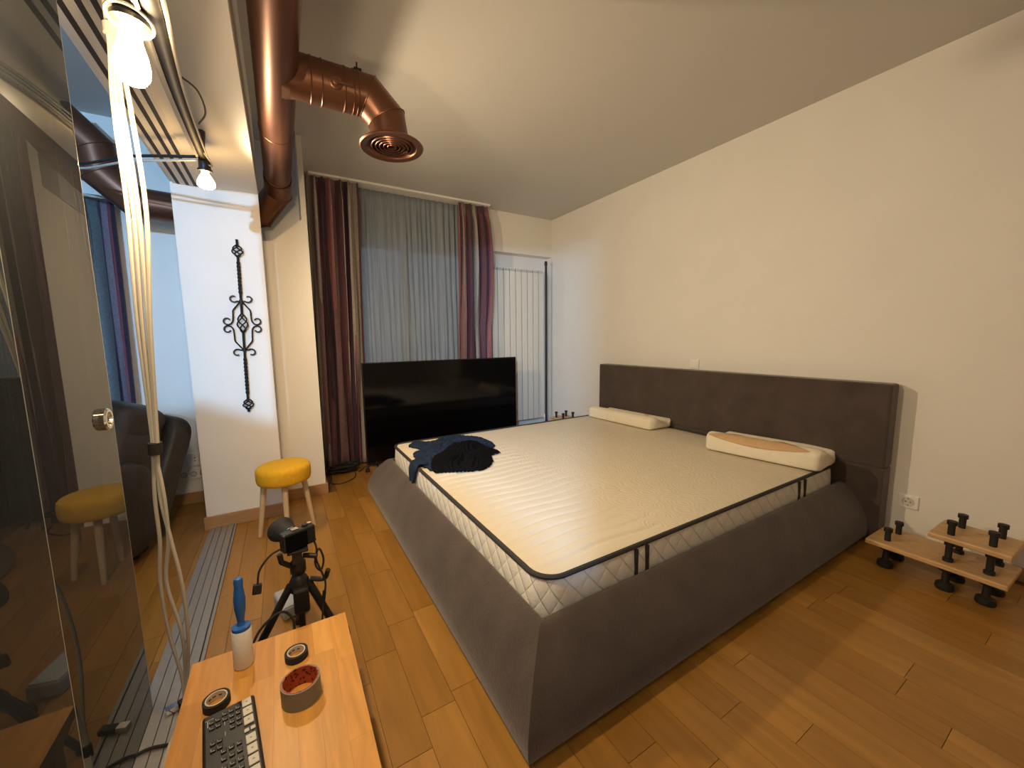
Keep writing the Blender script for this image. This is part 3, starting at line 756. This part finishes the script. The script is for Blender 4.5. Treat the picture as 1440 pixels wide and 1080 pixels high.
d2 = thing('air_duct', 'brown metal duct with double elbow in the adjoining living room', 'duct', (-1.0, 3.3, 2.2))
elbow('stepped_pipe', [(-0.455, 3.31, 2.045), (-0.70, 3.31, 2.055), (-0.84, 3.30, 2.19), (-0.85, 3.29, 2.33), (-0.98, 3.27, 2.47), (-2.6, 3.20, 2.47)], 0.092, d2)

# ================================================================ BULBS, BAR, CABLES UNDER THE BEAM
bar = thing('lamp_bar', 'black pipe carrying the light bulbs below the beam', 'lamp bar', (-0.22, 1.7, 1.95))
BARP = [(-0.145, 0.80, 1.775), (-0.161, 1.0, 1.818), (-0.194, 1.3, 1.906), (-0.222, 1.62, 1.972), (-0.243, 2.0, 2.030), (-0.252, 2.34, 2.058)]
B().tube(bez(BARP, 6), 0.0165, 14).obj('pipe', 'black_metal', bar, True)
B().tube([(-0.247, 2.27, 2.06), (-0.240, 2.27, 2.13)], 0.017, 12).obj('hanger', 'black_metal', bar, True)
def bulb(label, top, d, r, ln, glow, group='filament bulbs under the beam'):
    t = thing('light_bulb', label, 'light bulb', top, group)
    mt = align(top, d)
    B().lathe([(0.018, -0.050), (0.023, -0.044), (0.024, 0.0), (0.029, 0.004), (0.029, 0.012), (0.0, 0.012)], mt, 20).obj('lamp_holder', 'black_plastic', t, True)
    k = ln
    B().lathe([(0.013, 0.012), (0.015, 0.022), (r * 0.62, 0.012 + k * 0.28), (r * 0.88, 0.012 + k * 0.50), (r, 0.012 + k * 0.70), (r * 0.93, 0.012 + k * 0.84), (r * 0.65, 0.012 + k * 0.955), (r * 0.3, 0.012 + k * 0.995), (0, 0.012 + k)], mt, 24).obj('glass_bulb', glow, t, True)
    return t
bulb('large glowing pear shaped bulb nearest the camera below the beam', (-0.199, 1.045, 1.806), (-0.08, 0.06, -1), 0.0275, 0.106, 'bulb_glow')
bulb('small amber glowing bulb at the far end of the black bar', (-0.250, 2.385, 2.012), (-0.02, 0.15, -1), 0.036, 0.078, 'bulb_glow_dim')
B().tube([(-0.248, 2.33, 2.06), (-0.250, 2.372, 2.055), (-0.250, 2.382, 2.03)], 0.018, 12).obj('end_elbow', 'black_metal', bar, True)
B().tube([(-0.163, 1.015, 1.83), (-0.196, 1.044, 1.835)], 0.020, 12).obj('tee', 'black_metal', bar, True)
B().tube(ring((-0.200, 1.046, 1.800), (0.1, 0.25, 1), 0.033), 0.003, 6, closed=True).obj('wire_loop', 'white_cable', bar, True)

# flat white cables clipped along the bar
rc = thing('cable_run', 'pale flat cables strapped along the black lamp bar', 'cables', (-0.27, 1.8, 2.05))
for k, (dx, dz) in enumerate(((-0.024, -0.006), (-0.019, -0.014), (0.021, -0.008), (-0.029, 0.004))):
    pts = [(x + dx, y, z + dz) for x, y, z in BARP]
    B().tube(bez(pts, 6), 0.0040, 6).obj('cable', 'white_cable', rc, True)
B().tube(bez([(-0.198, 1.50, 1.955), (-0.175, 1.68, 2.01), (-0.175, 1.84, 2.02), (-0.212, 1.98, 2.035)], 8), 0.003, 6).obj('cable', 'black_rubber', rc, True)
B().tube(bez([(-0.262, 2.22, 2.05), (-0.235, 2.30, 2.045), (-0.222, 2.40, 2.035), (-0.23, 2.36, 2.02)], 8), 0.0035, 6).obj('cable', 'white_cable', rc, True)
# cables crossing to the living room
xc = thing('crossing_cables', 'black and white cables stretched from the lamp bar into the living room', 'cables', (-0.6, 2.6, 2.06))
B().tube(bez([(-0.275, 2.36, 2.050), (-0.55, 2.55, 2.065), (-0.85, 2.88, 2.095), (-1.25, 3.12, 2.20), (-1.40, 3.16, 2.33)], 8), 0.0065, 6).obj('cable', 'black_rubber', xc, True)
B().tube(bez([(-0.275, 2.36, 2.036), (-0.55, 2.55, 2.042), (-0.85, 2.88, 2.074), (-1.25, 3.12, 2.18), (-1.40, 3.16, 2.32)], 8), 0.0055, 6).obj('cable', 'white_cable', xc, True)

# hanging bundle
hb = thing('hanging_cables', 'bundle of white cables hanging from the beam to the floor track', 'cables', (-0.335, 1.45, 0.01))
HB = [(-0.255, 1.24, 2.10), (-0.268, 1.25, 1.946), (-0.274, 1.26, 1.865), (-0.280, 1.27, 1.736), (-0.281, 1.29, 1.509), (-0.295, 1.32, 1.258), (-0.307, 1.355, 1.017), (-0.312, 1.365, 0.918), (-0.320, 1.38, 0.774), (-0.323, 1.395, 0.643), (-0.325, 1.41, 0.506), (-0.329, 1.435, 0.332), (-0.330, 1.455, 0.155), (-0.340, 1.44, 0.06), (-0.365, 1.34, 0.020), (-0.355, 1.10, 0.018)]
def strand(offs, r=0.0047, n0=0, n1=16):
    pts = [(x + o * 0.86, y - o * 0.5, z) for (x, y, z), o in zip(HB[n0:n1], offs)]
    B().tube(bez(pts, 8), r, 8).obj('cable', 'white_cable', hb, True)
strand([-.016, -.013, -.008, -.012, -.014, -.014, -.008, -.006, -.012, -.014, -.030, -.026, -.008, -.004, -.006, -.012])
strand([.004, .006, .005, .008, .012, .012, .006, .005, .004, .018, .032, .030, .006, .004, .004, .004])
strand([-.006, -.004, -.001, -.003, .000, -.002, -.002, -.002, .014, .010, -.012, .012, .000, .000, .000, -.004])
strand([.010, .012, .010, .026, .030, .018, .009, .007], n1=8)
for i, rr2 in ((7, 0.015), (13, 0.013)):
    p = Vector(HB[i]); d = (Vector(HB[i - 1]) - p).normalized() * 0.016
    B().tube([p - d, p + d], rr2, 14).obj('tie_wrap', 'black_rubber', hb, True)
p = Vector(HB[2]); B().tube([p + Vector((0, 0, .036)), p + Vector((0, 0, .016))], 0.015, 14).obj('tie_wrap', 'white_cable', hb, True)
# hdmi-like plug lying by the track
pl = thing('cable_plug', 'black cable plug with silver tip on the floor track', 'plug', (-0.39, 1.57, 0.012))
B().mbox(T(-0.352, 1.545, 0.022) @ R(0.35, 'Z'), 0.045, 0.024, 0.018).obj('grip', 'black_plastic', pl, bevel=0.003)
B().mbox(T(-0.389, 1.532, 0.022) @ R(0.35, 'Z'), 0.028, 0.022, 0.016).obj('metal_tip', 'chrome', pl)
fc = thing('floor_cable', 'thin black cable lying across the floor track', 'cable', (-0.4, 1.36, 0.012))
B().tube(bez([(-0.60, 1.28, 0.006), (-0.46, 1.40, 0.016), (-0.38, 1.40, 0.016), (-0.31, 1.36, 0.012), (-0.27, 1.45, 0.006)], 8), 0.0045, 6).obj('cord', 'black_rubber', fc, True)

# ================================================================ WROUGHT IRON ORNAMENT
wi = thing('iron_ornament', 'black wrought iron wall ornament with scrolls and twisted baskets on the white pillar', 'wall ornament', (-0.203, 3.02, 1.3))
IY = 3.022
def cx_at(z): return -0.193 - (1.83 - z) * 0.019
def ip(dx, z, dy=0): return (cx_at(z) + dx, IY + dy, z)
def twisted(z0, z1, tw):
    n_ = int((z1 - z0) / 0.006); b = B(); h = 0.0075
    def fn(u, v):
        a = 2 * PI * u + v * tw; s = h / max(abs(math.cos(2 * PI * u)), abs(math.sin(2 * PI * u)))
        z = z0 + (z1 - z0) * v; return (cx_at(z) + s * math.cos(a), IY + s * math.sin(a), z)
    b.grid(fn, 8, n_, True); return b
twisted(1.50, 1.70, 14).obj('twisted_bar', 'iron', wi)
twisted(0.86, 1.10, 16).obj('twisted_bar', 'iron', wi)
for z0, z1 in ((1.795, 1.835), (1.375, 1.50), (1.10, 1.26), (0.745, 0.765), (0.825, 0.86), (1.70, 1.735)):
    B().tube([ip(0, z0), ip(0, z1)], 0.0072, 8).obj('bar', 'iron', wi, True)
for zc, hh in ((1.765, 0.036), (1.318, 0.060), (0.795, 0.034)):
    for k in range(4):
        pts = []
        for i in range(13):
            t = i / 12; z = zc - hh + 2 * hh * t; a = k * PI / 2 + t * PI * 1.3; r_ = 0.004 + 0.025 * math.sin(PI * t) ** 0.9
            pts.append((cx_at(z) + r_ * math.cos(a), IY - 0.004 + min(0.012, r_ * math.sin(a)) * 0.8, z))
        B().tube(pts, 0.0042, 6).obj('basket_wire', 'iron', wi, True)
def curl(cx, cz, r0, a0, turn, n_=16):
    return [(cx + r0 * (1 - 0.45 * i / n_) * math.cos(a0 + turn * i / n_), cz + r0 * (1 - 0.45 * i / n_) * math.sin(a0 + turn * i / n_)) for i in range(n_ + 1)]
for sx in (1, -1):
    for sz, zj in ((1, 1.452), (-1, 1.150)):
        c1 = curl(0.038, zj + sz * 0.020, 0.024, -sz * PI * 0.75, sz * PI * 1.45)
        B().tube([ip(sx * .004, zj)] + [ip(sx * a, z) for a, z in c1], 0.0046, 6).obj('scroll', 'iron', wi, True)
        zm = 1.305
        c2 = curl(0.078, zm + sz * 0.027, 0.024, -sz * PI * 0.60, sz * PI * 1.5)
        path = [(0.003, zj + sz * 0.004), (0.028, zj - sz * 0.030), (0.045, zj - sz * 0.055), (0.047, zj - sz * 0.085), (0.050, zm + sz * 0.028), (0.060, zm + sz * 0.010)]
        pth = bez([(a, 0, z) for a, z in path], 5)
        B().tube([ip(sx * p.x, p.z) for p in pth] + [ip(sx * a, z) for a, z in c2], 0.0046, 6).obj('scroll', 'iron', wi, True)
for z in (1.452, 1.150): B().lathe([(0.010, -0.012), (0.010, 0.012)], T(*ip(0, z)), 10).obj('collar', 'iron', wi)
for z in (1.60, 0.98): B().tube([ip(0, z), (cx_at(z), 3.0395, z)], 0.003, 6).obj('wall_pin', 'iron', wi)

# ================================================================ STOOL
st = thing('stool', 'round yellow felt stool on pale wooden legs beside the pillar', 'stool', (-0.045, 2.745, 0))
SX, SY = -0.042, 2.70
prof_s = [(0.0, 0.345), (0.130, 0.345), (0.143, 0.352), (0.148, 0.37), (0.149, 0.415), (0.146, 0.436), (0.135, 0.448), (0.10, 0.455), (0.05, 0.458), (0.0, 0.459)]
B().lathe(prof_s, T(SX, SY, 0), 48).obj('seat', 'yellow_felt', st, True, angle=60)
for a, (fx, fy) in zip(range(4), ((-0.195, 2.745), (0.103, 2.735), (-0.045, 2.605), (-0.045, 2.855))):
    tx, ty = SX + (fx - SX) * 0.70, SY + (fy - SY) * 0.70
    B().tube([(fx, fy, 0.001), (tx, ty, 0.35)], [0.0115, 0.0175], 14).obj('leg', 'pale_wood', st, True)

# ================================================================ BEDSIDE STANDS
bs = thing('bedside_stand', 'two-tier wooden bedside stand on black pipe fittings at the near side of the bed', 'bedside stand', (2.68, 0.46, 0), 'wooden pipe stands beside the bed')
B().box(2.548, 2.815, 0.232, 0.700, 0.115, 0.140, rz=-0.02).obj('lower_board', 'board_wood', bs, bevel=0.006)
B().box(2.556, 2.80, 0.232, 0.482, 0.245, 0.270, rz=-0.03).obj('upper_board', 'board_wood', bs, bevel=0.006)
for x, y in ((2.615, .632), (2.753, .626), (2.607, .42), (2.745, .411), (2.612, .297), (2.750, .291)):
    up = y < 0.5
    B().lathe([(0.030, 0.001), (0.033, 0.008), (0.030, 0.028), (0.014, 0.038), (0.012, 0.085), (0.030, 0.095), (0.030, 0.1145)], T(x, y, 0), 18).obj('foot', 'black_metal', bs, True)
    zt = 0.27 if up else 0.14
    if up: B().lathe([(0.018, 0.1402), (0.018, 0.155), (0.0125, 0.158), (0.0125, 0.215), (0.018, 0.218), (0.018, 0.2448)], T(x, y, 0), 16).obj('post', 'black_metal', bs, True)
    B().lathe([(0.0125, 0.0002), (0.0125, 0.048), (0.0175, 0.049), (0.0175, 0.066), (0.0, 0.067)], T(x, y, zt), 16).obj('peg', 'black_metal', bs, True)
b2 = copy_tree(bs, (0.12, 3.16, 0))
tag(b2, 'two-tier wooden bedside stand in the far corner behind the mattress')

# ================================================================ SOCKETS
def socket(name, label, p, n, group, kind='round', wd=0.082, ht=0.076):
    t = thing(name, label, 'wall socket', p, group); mt = align(p, n)
    # local x across, y up: derive from world up
    z = Vector(n).normalized(); up = Vector((0, 0, 1)); xx = up.cross(z).normalized()
    mt = Matrix((xx, up, z)).transposed().to_4x4(); mt.translation = p
    B().mbox(mt @ T(0, 0, 0.0053), wd, ht, 0.0096).obj('plate', 'white_plastic', t, bevel=0.003)
    if kind == 'round':
        B().lathe([(0.026, 0.0), (0.026, 0.0025), (0.0215, 0.0025), (0.0205, -0.004 + 0.005), (0, 0.001)], mt @ T(0, 0, 0.0096), 26).obj('socket_well', 'socket_ivory', t, True)
        for s in (-1, 1): B().lathe([(0.0032, 0), (0.0032, 0.001), (0, 0.001)], mt @ T(s * 0.0095, 0, 0.0107), 10).obj('contact_hole', 'socket_dark', t)
        for s in (-1, 1): B().mbox(mt @ T(0, s * 0.019, 0.0115), 0.006, 0.004, 0.003).obj('earth_clip', 'chrome', t)
    elif kind == 'slots':
        for s in (-1, 1): B().lathe([(0.0045, 0), (0.0045, 0.001), (0, 0.001)], mt @ T(s * 0.0 + 0.004, s * 0.011, 0.0096), 10).obj('contact_hole', 'socket_dark', t)
    elif kind == 'switch':
        B().mbox(mt @ T(0, 0, 0.011), wd * 0.72, ht * 0.72, 0.004).obj('rocker', 'white_plastic', t, bevel=0.001)
    elif kind == 'double':
        for s in (-1, 0, 1): B().lathe([(0.020, 0), (0.020, 0.002), (0.0165, 0.002), (0.016, 0.0005), (0, 0.0005)], mt @ T(s * 0.056, 0, 0.0096), 20).obj('socket_well', 'grey_plastic', t, True)
    return t
socket('wall_socket', 'white wall socket above the near bedside stand', (XW - 0.0005, 0.655, 0.252), (-1, 0, 0), 'white wall sockets')
socket('light_switch', 'small white wall switch just above the headboard', (XW - 0.0005, 2.015, 0.965), (-1, 0, 0), 'white wall sockets', 'switch')
socket('wall_socket', 'white two-hole wall outlet behind the armchair', (-0.617, 3.6195, 0.335), (0, -1, 0), 'white wall sockets', 'slots', 0.085, 0.095)
socket('wall_socket', 'long white strip of round sockets low on the living room wall', (-0.63, 3.6195, 0.225), (0, -1, 0), 'white wall sockets', 'double', 0.20, 0.075)

# ================================================================ LOW TABLE AND THINGS ON IT
tb = thing('low_table', 'low butcher block coffee table in the foreground', 'table', (-0.08, 0.75, 0))
TX0, TX1, TY0, TY1, TZ = -0.285, 0.122, -0.10, 1.342, 0.28
rg = random.Random(21); nrow = 8; rw = (TX1 - TX0) / nrow
for r_ in range(nrow):
    y = TY1; first = True
    while y > TY0 + 0.01:
        ln = rg.uniform(0.22, 0.46) * (0.6 if first else 1); y2 = max(TY0, y - ln)
        if y2 - TY0 < 0.08: y2 = TY0
        B().box(TX0 + r_ * rw + 0.0001, TX0 + (r_ + 1) * rw - 0.0001, y2 + 0.0001, y - 0.0001, TZ - 0.030, TZ).obj('stave', 'butcher_block', tb)
        y = y2; first = False
B().box(TX0 + 0.01, TX1 - 0.01, TY0 + 0.01, TY1 - 0.01, TZ - 0.055, TZ - 0.0302).obj('under_frame', 'table_edge', tb)
for x in (TX0 + 0.04, TX1 - 0.04):
    for y in (TY0 + 0.05, TY1 - 0.05): B().box(x - 0.022, x + 0.022, y - 0.022, y + 0.022, 0.001, TZ - 0.055).obj('leg', 'table_edge', tb, bevel=0.003)
B().box(TX1 - 0.001, TX1 + 0.003, 1.245, 1.275, TZ - 0.026, TZ - 0.006).obj('bracket', 'black_metal', tb)

# lint roller
lr = thing('lint_roller', 'lint roller with blue handle standing on its white roll on the table', 'lint roller', (-0.157, 1.262, TZ))
lm = T(-0.157, 1.262, TZ) @ R(-0.03, 'X') @ R(0.02, 'Y')
B().lathe([(0.0225, 0.001), (0.0240, 0.004), (0.0245, 0.106), (0.0225, 0.110), (0.0, 0.110)], lm, 32).obj('sticky_roll', 'paper_white', lr, True)
B().lathe([(0.0225, 0.1102), (0.0225, 0.119), (0.010, 0.122), (0.008, 0.132)], lm, 28).obj('end_cap', 'blue_plastic', lr, True)
B().lathe([(0.0075, 0.128), (0.0095, 0.142), (0.0135, 0.170), (0.0145, 0.200), (0.0120, 0.222), (0.0105, 0.236), (0.0115, 0.250), (0.0095, 0.259), (0, 0.262)], lm, 20).obj('handle', 'blue_plastic', lr, True)

def tape(name, label, x, y, ro, ri, h, m_out, m_in, m_side):
    t = thing(name, label, 'tape roll', (x, y, TZ), 'rolls of tape on the table')
    mt = T(x, y, TZ + 0.0006)
    B().lathe([(ri + 0.003, 0), (ro, 0), (ro, h), (ri + 0.003, h), (ri + 0.003, 0)], mt, 44, cap=False).obj('tape_body', m_out, t, True)
    B().lathe([(ri, 0), (ri + 0.0028, 0), (ri + 0.0028, h + 0.0006), (ri, h + 0.0006), (ri, 0)], mt, 44, cap=False).obj('core', m_in, t, True)
    return t
tape('duct_tape', 'roll of grey duct tape with a printed red core on the table', -0.019, 1.062, 0.046, 0.0400, 0.050, 'duct_grey', 'red_core', 'duct_grey')
k1 = tape('black_tape', 'roll of black tape nearest the tripod on the table', -0.026, 1.212, 0.030, 0.0205, 0.020, 'black_rubber', 'tape_paper', 'black_rubber')
k2 = tape('black_tape', 'roll of black tape touching the corner of the switcher', -0.206, 1.148, 0.029, 0.0205, 0.020, 'black_rubber', 'tape_paper', 'black_rubber')
for kk, (x, y) in ((k1, (-0.026, 1.212)), (k2, (-0.206, 1.148))):      # dark printed words on the pale core
    for a0 in (1.1, 1.75, 2.3):
        pts = [(x + 0.0199 * math.cos(a0 + q * 0.09), y + 0.0199 * math.sin(a0 + q * 0.09), TZ + 0.011) for q in range(5)]
        B().tube(pts, 0.0014, 5).obj('printed_mark', 'black_rubber', kk)

# video switcher
sw = thing('video_switcher', 'black video switcher panel with pale square buttons on the table', 'video switcher', (-0.14, 0.98, TZ))
ang = 0.14                                          # long side runs towards the camera
sm = T(-0.1735, 1.092, TZ) @ R(ang, 'Z')            # origin: middle of the far short side; local -Y to the camera
B().mbox(sm @ T(0, -0.165, 0.0165), 0.104, 0.330, 0.031).obj('case', 'black_plastic', sw, bevel=0.006, bseg=3)
def key(x, y, s_, m_, hh=0.0035, sx=None):
    return B().mbox(sm @ T(x, y, 0.0321 + hh / 2), sx or s_, s_, hh).obj('button', m_, sw, bevel=0.0012)
for i, yy in enumerate((-0.020, -0.0485, -0.077, -0.131, -0.1595, -0.188, -0.2165, -0.245)):
    o = key(0.0345, yy, 0.0235, 'light_key', 0.004, 0.019)
    B().mbox(sm @ T(0.0345, yy, 0.0363), 0.004, 0.0016, 0.0003).obj('printed_mark', 'dark_key', o)
for x in (0.0285, 0.0405): key(x, -0.104, 0.0095, 'light_key', 0.003)
def kgrid(xs, ys, sz=0.0105):
    for x in xs:
        for y in ys:
            o = key(x, y, sz, 'dark_key', 0.003)
            B().mbox(sm @ T(x - 0.0003, y - 0.0034, 0.0353), 0.0056, 0.0010, 0.0003).mbox(sm @ T(x - 0.0040, y + 0.0004, 0.0353), 0.0009, 0.0060, 0.0003).obj('printed_mark', 'print_grey', o)
kgrid((0.017, 0.004, -0.009), (-0.022, -0.038)); kgrid((-0.022, -0.034), (-0.030, -0.047)); kgrid((0.017, 0.004), (-0.056, -0.072))
kgrid((-0.021, -0.033), (-0.092, -0.110)); kgrid((0.013, -0.001, -0.015), (-0.126, -0.146, -0.168, -0.188, -0.210, -0.230))
B().mbox(sm @ T(-0.0415, -0.030, 0.0323), 0.002, 0.018, 0.0004).mbox(sm @ T(-0.038, -0.018, 0.0323), 0.016, 0.0012, 0.0004).obj('printed_mark', 'print_grey', sw)
for y in (-0.012, -0.040, -0.070):
    B().mbox(sm @ T(-0.0105, y - 0.01, 0.0323), 0.0012, 0.012, 0.0004).obj('printed_mark', 'print_grey', sw)

# ================================================================ CAMERA ON TRIPOD
tp_ = thing('tripod', 'small black tripod standing behind the low table', 'tripod', (-0.005, 1.53, 0))
AX = (-0.005, 1.53)
B().tube([(AX[0], AX[1], 0.10), (AX[0], AX[1], 0.40)], 0.011, 12).obj('centre_column', 'black_metal', tp_, True)
B().lathe([(0.024, 0.29), (0.032, 0.30), (0.032, 0.335), (0.022, 0.355), (0.018, 0.36)], T(*AX, 0), 18).obj('shoulder', 'black_plastic', tp_, True)
for fx, fy in ((-0.215, 1.52), (0.145, 1.50), (-0.02, 1.78)):
    d = Vector((fx - AX[0], fy - AX[1], 0)); s_ = Vector((AX[0], AX[1], 0.325)) + d.normalized() * 0.028
    m_ = s_.lerp(Vector((fx, fy, 0.01)), 0.55)
    lg = B().tube([s_, m_], 0.0135, 10).obj('leg', 'black_plastic', tp_, True)
    B().tube([m_, Vector((fx, fy, 0.012))], 0.0095, 10).obj('lower_tube', 'black_metal', lg, True)
    B().lathe([(0.012, 0.0005), (0.013, 0.01), (0.010, 0.025)], T(fx, fy, 0), 12).obj('rubber_foot', 'black_rubber', lg, True)
B().box(AX[0] - 0.022, AX[0] + 0.028, 1.475, 1.515, 0.235, 0.325).obj('control_box', 'black_plastic', tp_, bevel=0.008)
B().lathe([(0.018, 0.36), (0.026, 0.37), (0.026, 0.405), (0.018, 0.415)], T(*AX, 0), 16).obj('pan_head', 'black_plastic', tp_, True)
B().box(AX[0] - 0.016, AX[0] + 0.016, 1.50, 1.56, 0.41, 0.455).box(AX[0] - 0.030, AX[0] + 0.036, 1.495, 1.565, 0.452, 0.462).obj('tilt_plate', 'black_plastic', tp_, bevel=0.003)
B().tube([(AX[0] + 0.02, 1.52, 0.43), (AX[0] + 0.062, 1.50, 0.425)], 0.009, 10).obj('clamp_knob', 'black_plastic', tp_, True)
B().tube([(AX[0] - 0.02, 1.52, 0.40), (AX[0] - 0.048, 1.49, 0.44), (AX[0] - 0.052, 1.49, 0.47)], 0.009, 8).obj('pan_lever', 'black_plastic', tp_, True)
B().tube(bez([(0.03, 1.52, 0.335), (0.075, 1.51, 0.325), (0.09, 1.50, 0.36)], 6), 0.009, 8).obj('arm', 'black_plastic', tp_, True)

cm = thing('mirrorless_camera', 'black mirrorless camera with lens mounted on the tripod', 'camera', (0.0, 1.52, 0.462))
mm = T(0.002, 1.525, 0.4625 + 0.036) @ R(0.38, 'Z')       # local +Y is the lens direction
B().mbox(mm @ T(0, 0, 0), 0.112, 0.036, 0.068).obj('body', 'black_plastic', cm, bevel=0.007, bseg=3)
B().mbox(mm @ T(0.046, 0.016, -0.002), 0.024, 0.04, 0.062).obj('grip', 'black_rubber', cm, bevel=0.009, bseg=3)
B().mbox(mm @ T(-0.012, -0.019, -0.002), 0.074, 0.004, 0.054).obj('screen', 'tv_screen', cm, bevel=0.001)
for x, z in ((0.040, 0.018), (0.040, 0.002), (0.040, -0.013), (0.049, -0.022), (0.033, -0.024)):
    B().lathe([(0.0052, 0), (0.0052, 0.0025), (0.003, 0.0025), (0, 0.002)], mm @ T(x, -0.0185, z) @ R(PI / 2, 'X'), 12).obj('button', 'black_metal', cm, True)
B().lathe([(0.010, 0), (0.010, 0.007), (0, 0.007)], mm @ T(0.026, 0, 0.0345), 20).obj('dial', 'black_metal', cm, True)
B().lathe([(0.008, 0), (0.008, 0.004), (0, 0.004)], mm @ T(0.045, 0.006, 0.0345), 16).obj('shutter_button', 'chrome', cm, True)
B().mbox(mm @ T(-0.010, 0, 0.0365), 0.022, 0.02, 0.004).obj('hot_shoe', 'chrome', cm)
ln = B().lathe([(0.031, 0.018), (0.033, 0.022), (0.033, 0.050), (0.035, 0.055), (0.035, 0.078), (0.037, 0.082), (0.046, 0.112), (0.044, 0.112), (0.036, 0.088), (0.0, 0.086)], mm @ T(-0.012, 0, 0.002) @ R(-PI / 2, 'X'), 32).obj('lens', 'black_rubber', cm, True)
B().lathe([(0.0338, 0.022), (0.0338, 0.026)], mm @ T(-0.012, 0, 0.002) @ R(-PI / 2, 'X'), 32, cap=False).obj('mount_ring', 'chrome', ln, True)
# camera leads
dg = thing('camera_lead', 'short black lead with a plug hanging from the camera', 'cable', (-0.1, 1.5, 0.45))
B().tube(bez([tuple(mm @ Vector((-0.058, 0, -0.016))), (-0.085, 1.475, 0.48), (-0.115, 1.465, 0.445), (-0.124, 1.46, 0.40)], 8), 0.0035, 6).obj('cord', 'black_rubber', dg, True)
B().mbox(T(-0.126, 1.459, 0.386) @ R(0.15, 'Y'), 0.026, 0.014, 0.034).obj('plug', 'black_plastic', dg, bevel=0.003)
cl = thing('camera_lead', 'coiled black lead hanging on the bed side of the camera', 'cable', (0.07, 1.5, 0.4))
B().tube(bez([(0.052, 1.535, 0.470), (0.058, 1.52, 0.44), (0.050, 1.51, 0.39), (0.066, 1.51, 0.36), (0.078, 1.51, 0.40), (0.066, 1.51, 0.445), (0.054, 1.51, 0.41), (0.070, 1.505, 0.35), (0.078, 1.50, 0.31), (0.066, 1.49, 0.24), (0.056, 1.47, 0.17), (0.05, 1.46, 0.02)], 7), 0.0036, 6).obj('cord', 'black_rubber', cl, True)
B().tube([(0.073, 1.497, 0.285), (0.067, 1.492, 0.25)], 0.0065, 10).obj('ferrite', 'black_plastic', cl, True)
c3 = thing('floor_lead', 'black lead looping from the floor over the tripod leg', 'cable', (-0.15, 1.46, 0))
B().tube(bez([(-0.165, 1.40, 0.01), (-0.170, 1.42, 0.14), (-0.135, 1.45, 0.235), (-0.07, 1.465, 0.275), (-0.035, 1.46, 0.245), (-0.03, 1.45, 0.19), (-0.03, 1.44, 0.01)], 8), 0.004, 6).obj('cord', 'black_rubber', c3, True)
gb = thing('adapter_box', 'pale grey plastic box on the floor behind the tripod legs', 'box', (-0.045, 1.90, 0))
B().box(-0.095, 0.0, 1.83, 1.99, 0.001, 0.055, rz=0.25).obj('case', 'grey_plastic', gb, bevel=0.008)
B().box(-0.090, -0.005, 1.835, 1.985, 0.0551, 0.0585, rz=0.25).obj('lid', 'grey_plastic', gb, bevel=0.003)

# ================================================================ LIVING ROOM
arm = thing('armchair', 'dark brown leather recliner armchair in the living room behind the glass', 'armchair', (-1.0, 2.6, 0))
CM = T(-1.12, 2.83, 0) @ R(-0.62, 'Z')
def blob(name, c, s_, e1, e2, rx=0, wr=0.008, mtl='leather', seed=0):
    """superellipsoid cushion with shallow wrinkles, in the chair's own frame"""
    def sp(v, e): return math.copysign(abs(v) ** e, v)
    mt = CM @ T(*c) @ R(rx, 'X')
    def fn(u, v):
        a = 2 * PI * u; q = (v - 0.5) * PI * 0.9999
        p = Vector((s_[0] * sp(math.cos(q), e1) * sp(math.cos(a), e2), s_[1] * sp(math.cos(q), e1) * sp(math.sin(a), e2), s_[2] * sp(math.sin(q), e1)))
        k = 1 + wr / max(s_) * (noise.noise(p * 9 + Vector((seed, 0, 0))) + 0.6 * math.sin(p.z * 38 + 3 * noise.noise(p * 5)) * 0.5)
        return mt @ (p * k)
    return B().grid(fn, 48, 32, True).obj(name, mtl, arm, True, angle=80)
blob('back_shell', (0, 0.38, 0.44), (0.37, 0.075, 0.34), 0.30, 0.30, rx=-0.42, seed=1, wr=0.004)
blob('back_cushion', (0, 0.20, 0.54), (0.35, 0.16, 0.32), 0.55, 0.45, rx=-0.40, seed=2, wr=0.014)
blob('head_cushion', (0, 0.29, 0.74), (0.34, 0.16, 0.14), 0.65, 0.5, rx=-0.35, seed=6, wr=0.012)
blob('seat_cushion', (0, -0.22, 0.36), (0.31, 0.38, 0.12), 0.5, 0.4, seed=3, wr=0.012)
blob('footrest', (0, -0.62, 0.24), (0.31, 0.09, 0.20), 0.5, 0.4, seed=4, wr=0.012)
for sx in (-0.36, 0.36):
    blob('armrest', (sx, -0.20, 0.33), (0.07, 0.44, 0.26), 0.45, 0.35, seed=5 + sx, wr=0.008)
B().mbox(CM @ T(0, -0.15, 0.08), 0.62, 0.80, 0.12).obj('base', 'black_metal', arm, bevel=0.02)
for x in (-0.26, 0.26):
    for y in (-0.5, 0.2): B().lathe([(0.025, 0.001), (0.025, 0.02)], CM @ T(x, y, 0), 12).obj('foot', 'black_plastic', arm)
curtain('striped_curtain', 'purple and teal striped curtain hanging in the living room', lambda t: (-1.50, -0.86 - 0.02 * (1 - t)), 3.53, 0.015, 2.10, 7, 0.024, 'striped_fabric_cool', 3.6, seed=14)
curtain('sheer_curtain', 'grey sheer curtain at the living room window', lambda t: (-2.65, -1.25), 3.58, 0.02, 2.10, 24, 0.012, 'sheer', 1, seed=9, per=8)
tag(B().box(-2.75, -0.78, 3.50, 3.615, 2.105, 2.125).obj('curtain_rail', 'aluminium', bevel=0.003), 'grey curtain rail in the living room', 'curtain rail')
print('planks', count)
